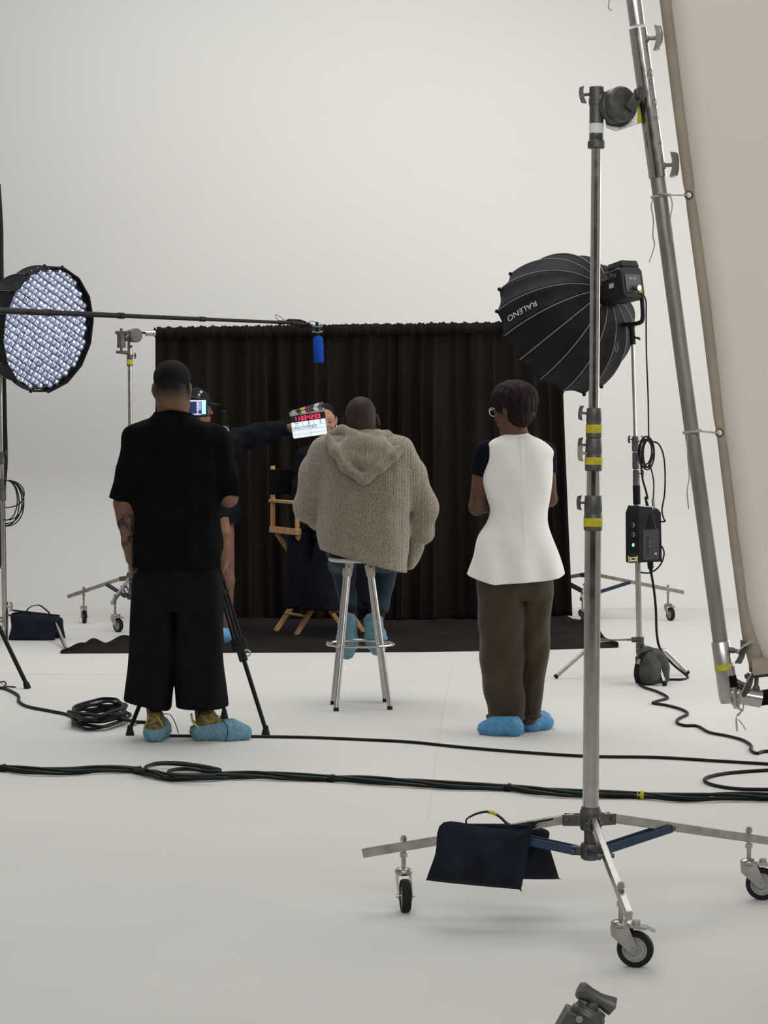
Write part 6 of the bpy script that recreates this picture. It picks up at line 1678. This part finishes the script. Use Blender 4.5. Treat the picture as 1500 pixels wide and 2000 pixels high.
b = MB(); b.bar(cF - nrm * (Dp + .03), cF - nrm * (Dp + .28), .15, .15); b.build('lamp_body', BLACKP, lmp2, bev=.012)
# its stand
pl_ = at(6, 1000, 15.75)
lst = thing('c_stand', V(pl_.x, 15.75, 0), 'chrome stand at the picture edge with a navy sandbag on its leg', 'light stand')
LQ = lambda px, py, dy=0.0: at(px, py, 15.75 + dy)
b = MB(); b.cyl(LQ(9.5, 1252), LQ(5.5, 975), .0175, n=20); b.build('base_tube', CHROME, lst)
b = MB(); b.cyl(LQ(5.5, 985), LQ(3.5, 895), .0145, n=18); b.build('riser_tube', CHROME, lst)
b = MB(); b.cyl(LQ(3.5, 905), LQ(.5, 640), .0105, n=16); b.build('riser_tube', CHROME, lst)
collar(lst, LQ(5.8, 978), LQ(5.0, 935), .0215); collar(lst, LQ(4.2, 907), LQ(3.6, 882), .0195, knob=V(1, -.4, .2))
b = MB(); b.cyl(LQ(.5, 650), cF - nrm * (Dp + .12), .018, n=14); b.build('spigot', BLACKM, lst)
b = MB(); b.cyl(LQ(10, 1262), LQ(10, 1175), .021, n=18); b.build('leg_casting', CHROME2, lst)
b = MB(); wing(b, LQ(13, 1185, -.02), V(1, -.2, 0), V(0, 0, 1), 1.0); b.build('wing_screw', CHROME2, lst)
b = MB(); b.tube([LQ(11, 1201), LQ(60, 1202), LQ(100, 1205), LQ(106, 1211), fl(129, 1267, .012)], .0125, 12); b.build('leg', CHROME, lst)
b = MB(); b.tube([LQ(8, 1207), LQ(-40, 1208, .15), LQ(-60, 1210, .2), fl(-80, 1240, .012)], .0125, 12); b.build('leg', CHROME, lst)
b = MB(); b.tube([LQ(8, 1212), LQ(-5, 1216, -.2), LQ(-12, 1222, -.28), fl(-25, 1290, .012)], .0125, 12); b.build('leg', CHROME, lst)
nb = thing('sandbag', fl(70, 1264), 'navy canvas sandbag with black handle beside the curtain stand wheel', 'sandbag')
sandbag(nb, [(24, 1197), (70, 1199), (100, 1203), (118, 1207), (112, 1226), (105, 1258), (100, 1263), (75, 1255), (45, 1251), (18, 1251), (22, 1225)], 15.68, .035, BAGBLUE)
sandbag(nb, [(60, 1199), (100, 1203), (121, 1207), (124, 1225), (129, 1252), (126, 1255), (108, 1248), (70, 1244)], 15.83, .03, BAGBLUE)
b = MB(); b.ribbon([LQ(70, 1198, -.07), LQ(72, 1197, .08)], .32, .01, (1, 0, -.12)); b.build('saddle', BAGBLUE, nb)
b = MB(); b.ribbon(cat_path([LQ(51, 1199), LQ(54, 1190), LQ(63, 1184), LQ(76, 1182), (LQ(86, 1188)), LQ(96, 1197), LQ(96, 1202)], 6), .022, .006, (.1, 1, 0)); b.build('handle', WEB, nb)
# coil hanging on the stand
b = MB()
for k in range(6):
    rr = random.Random(20 + k); rx_ = 22 + rr.uniform(0, 17); y1 = 985 + rr.uniform(0, 45)
    b.tube([LQ(9 + rx_ * max(0, math.sin(t)) ** .8 * (1 if 1 else 0), 938 + (y1 - 938) * (1 - math.cos(t)) / 2, -.03 + .01 * k) for t in np.linspace(0, math.pi, 22)], .0045, 6)
b.build('cable_coil', CABLE, None, origin=LQ(20, 960), label='coil of thin black cable hung on the stand at the picture edge', cat='cable')
cable('hanging_cable', [at(-4, 360, 16.2), at(1, 440, 16.2), at(2, 520, 16.2), at(6, 700, 16.15), at(8, 800, 16.1), at(10, 900, 16.0), at(6, 960, 15.9), at(2, 1060, 15.9), at(-4, 1110, 15.9)], .019, 'thick black cable hanging straight down at the picture edge')
# black stand whose leg reaches into view
bst = thing('light_stand', fl(-60, 1290), 'black metal stand leg reaching in at the picture edge beside the sandbag', 'light stand')
fp = fl(54, 1345); hb = at(-62, 1100, fp.y + .25)
b = MB(); b.cyl(fp + V(-.004, 0, .02), hb, .0125, n=14); b.build('leg', BLACKM, bst)
b = MB(); b.cyl(fp, fp + V(-.01, 0, .035), .021, .017, n=14); b.build('rubber_foot', RUBBER, bst)
f2 = fl(-150, 1345); b = MB(); b.cyl(f2 + V(0, 0, .01), hb, .0125, n=14); b.build('leg', BLACKM, bst)
f3 = fl(-60, 1262); b = MB(); b.cyl(f3 + V(0, 0, .01), hb, .0125, n=14); b.build('leg', BLACKM, bst)
b = MB(); b.cyl(hb - V(0, 0, .1), V(hb.x, hb.y, 2.35), .016, n=14); b.build('pole', BLACKM, bst)
b = MB(); b.tube([at(-10, 1226, 14.2), at(4, 1224, 14.0), at(6, 1229, 14.0), at(-8, 1233, 14.1)], .008, 8); b.build('leg_brace', CHROME2, bst)

# ---------------------------------------------------------------- cables on the floor
coilc = fl(195, 1411)
b = MB(); rr = random.Random(3)
pts = [fl(-900, 1320, .009), fl(-500, 1330, .009), fl(-200, 1322, .009), fl(-60, 1335, .009), fl(0, 1343, .009), fl(20, 1349, .009), fl(36, 1359, .009), fl(37, 1370, .009), fl(55, 1380, .009), fl(100, 1389, .009), fl(130, 1395, .009), fl(146, 1402, .012)]
for k in range(6):
    for a in np.linspace(0, 2 * math.pi, 14)[:-1]:
        q = coilc + V((.125 + rr.uniform(-.015, .015)) * -math.cos(a), (.30 + rr.uniform(-.05, .05)) * math.sin(a), 0)
        pts.append(V(q.x + .012 * math.sin(k * 2), q.y + .04 * math.sin(k * 3.1), .010 + .0125 * k + rr.uniform(0, .008)))
pts += [fl(250, 1407, .03), fl(268, 1410, .01), fl(290, 1412, .009), fl(330, 1425, .009)]
b.tube(cat_path(pts, 5), .0085, 8); b.build('cable_coil', CABLE, None, origin=coilc, label='coiled black cable lying on the floor by the tripod foot', cat='cable')
cable('loose_string', [fl(-30, 1330, .004), fl(0, 1332, .004), fl(8, 1331, .02), fl(12, 1337, .006), fl(4, 1343, .004), fl(16, 1341, .004), fl(30, 1342, .004)], .004, 'thin black string end on the floor at the picture edge')
cable('floor_cable', [fl(p[0], p[1], .008) for p in ((310, 1436), (345, 1437), (470, 1438), (600, 1440), (700, 1444), (800, 1449), (900, 1459), (1020, 1469), (1150, 1477), (1280, 1479), (1400, 1486), (1500, 1492), (1580, 1497), (1800, 1505), (2100, 1500), (2600, 1515))], .0072, 'single black cable running across the floor past the tripod foot', per=6)
cable('floor_cable', [fl(p[0], p[1], .008) for p in ((2600, 1535), (2100, 1512), (1800, 1512), (1580, 1500), (1500, 1504), (1430, 1509), (1392, 1515), (1376, 1522), (1384, 1530), (1412, 1537), (1450, 1541), (1500, 1542), (1580, 1545), (1800, 1550), (2100, 1545), (2600, 1552))], .0075, 'black cable bending in a loop on the floor below the tilted frame', per=8)
bund = thing('cable_bundle', fl(600, 1520), 'taped bundle of dark green cables lying across the whole floor', 'cable')
main = [(-900, 1490), (-600, 1497), (-300, 1494), (-60, 1499), (0, 1500), (60, 1505), (130, 1507), (200, 1502), (262, 1504), (300, 1512), (340, 1519), (430, 1516), (500, 1514), (560, 1517), (640, 1520), (720, 1524), (800, 1529), (880, 1534), (985, 1538), (1050, 1545), (1120, 1550), (1245, 1553), (1330, 1558), (1420, 1556), (1500, 1557), (1580, 1560), (1800, 1566), (2100, 1563), (2600, 1575)]
for k in range(4):
    pts = []
    for i, (x_, y_) in enumerate(main):
        p = fl(x_, y_, .014); tight = any(abs(x_ - q) < 8 for q in (0, 262, 640, 985, 1245)); am = .010 if tight else .024
        a = k * math.pi / 2 + i * .9
        pts.append(V(p.x, p.y + am * 2.0 * math.cos(a), .008 + (.007 if tight else .008) * (1 + math.sin(a))))
    b = MB(); b.tube(cat_path(pts, 8), .0078, 8); b.build('cable_strand', CABLEG, bund)
for k in range(3):
    lp_ = [(262, 1505), (280, 1503), (288, 1496), (310, 1490 + k), (350, 1490 + k * 1.5), (395, 1496 + k), (425, 1502 + k * .8), (428, 1504 + k), (405, 1505 + k), (360, 1503 - k), (330, 1506), (345, 1514), (420, 1516)]
    b = MB(); b.tube(cat_path([fl(x_, y_, .012 + .012 * k) for x_, y_ in lp_], 7), .0075, 8); b.build('cable_loop', CABLEG, bund)
for px, py, m_, nm in ((-2, 1500, CABLE, 'black_tape'), (262, 1504, CABLE, 'black_tape'), (640, 1520, CABLE, 'black_tape'), (985, 1538, CABLE, 'black_tape'), (1245, 1553, YTAPE, 'yellow_tape')):
    p = fl(px, py, .016); q = fl(px + 13, py + .4, .016); b = MB(); b.tube([p, p.lerp(q, .5), q], .0185, 12)
    o = b.build(nm, m_, bund)
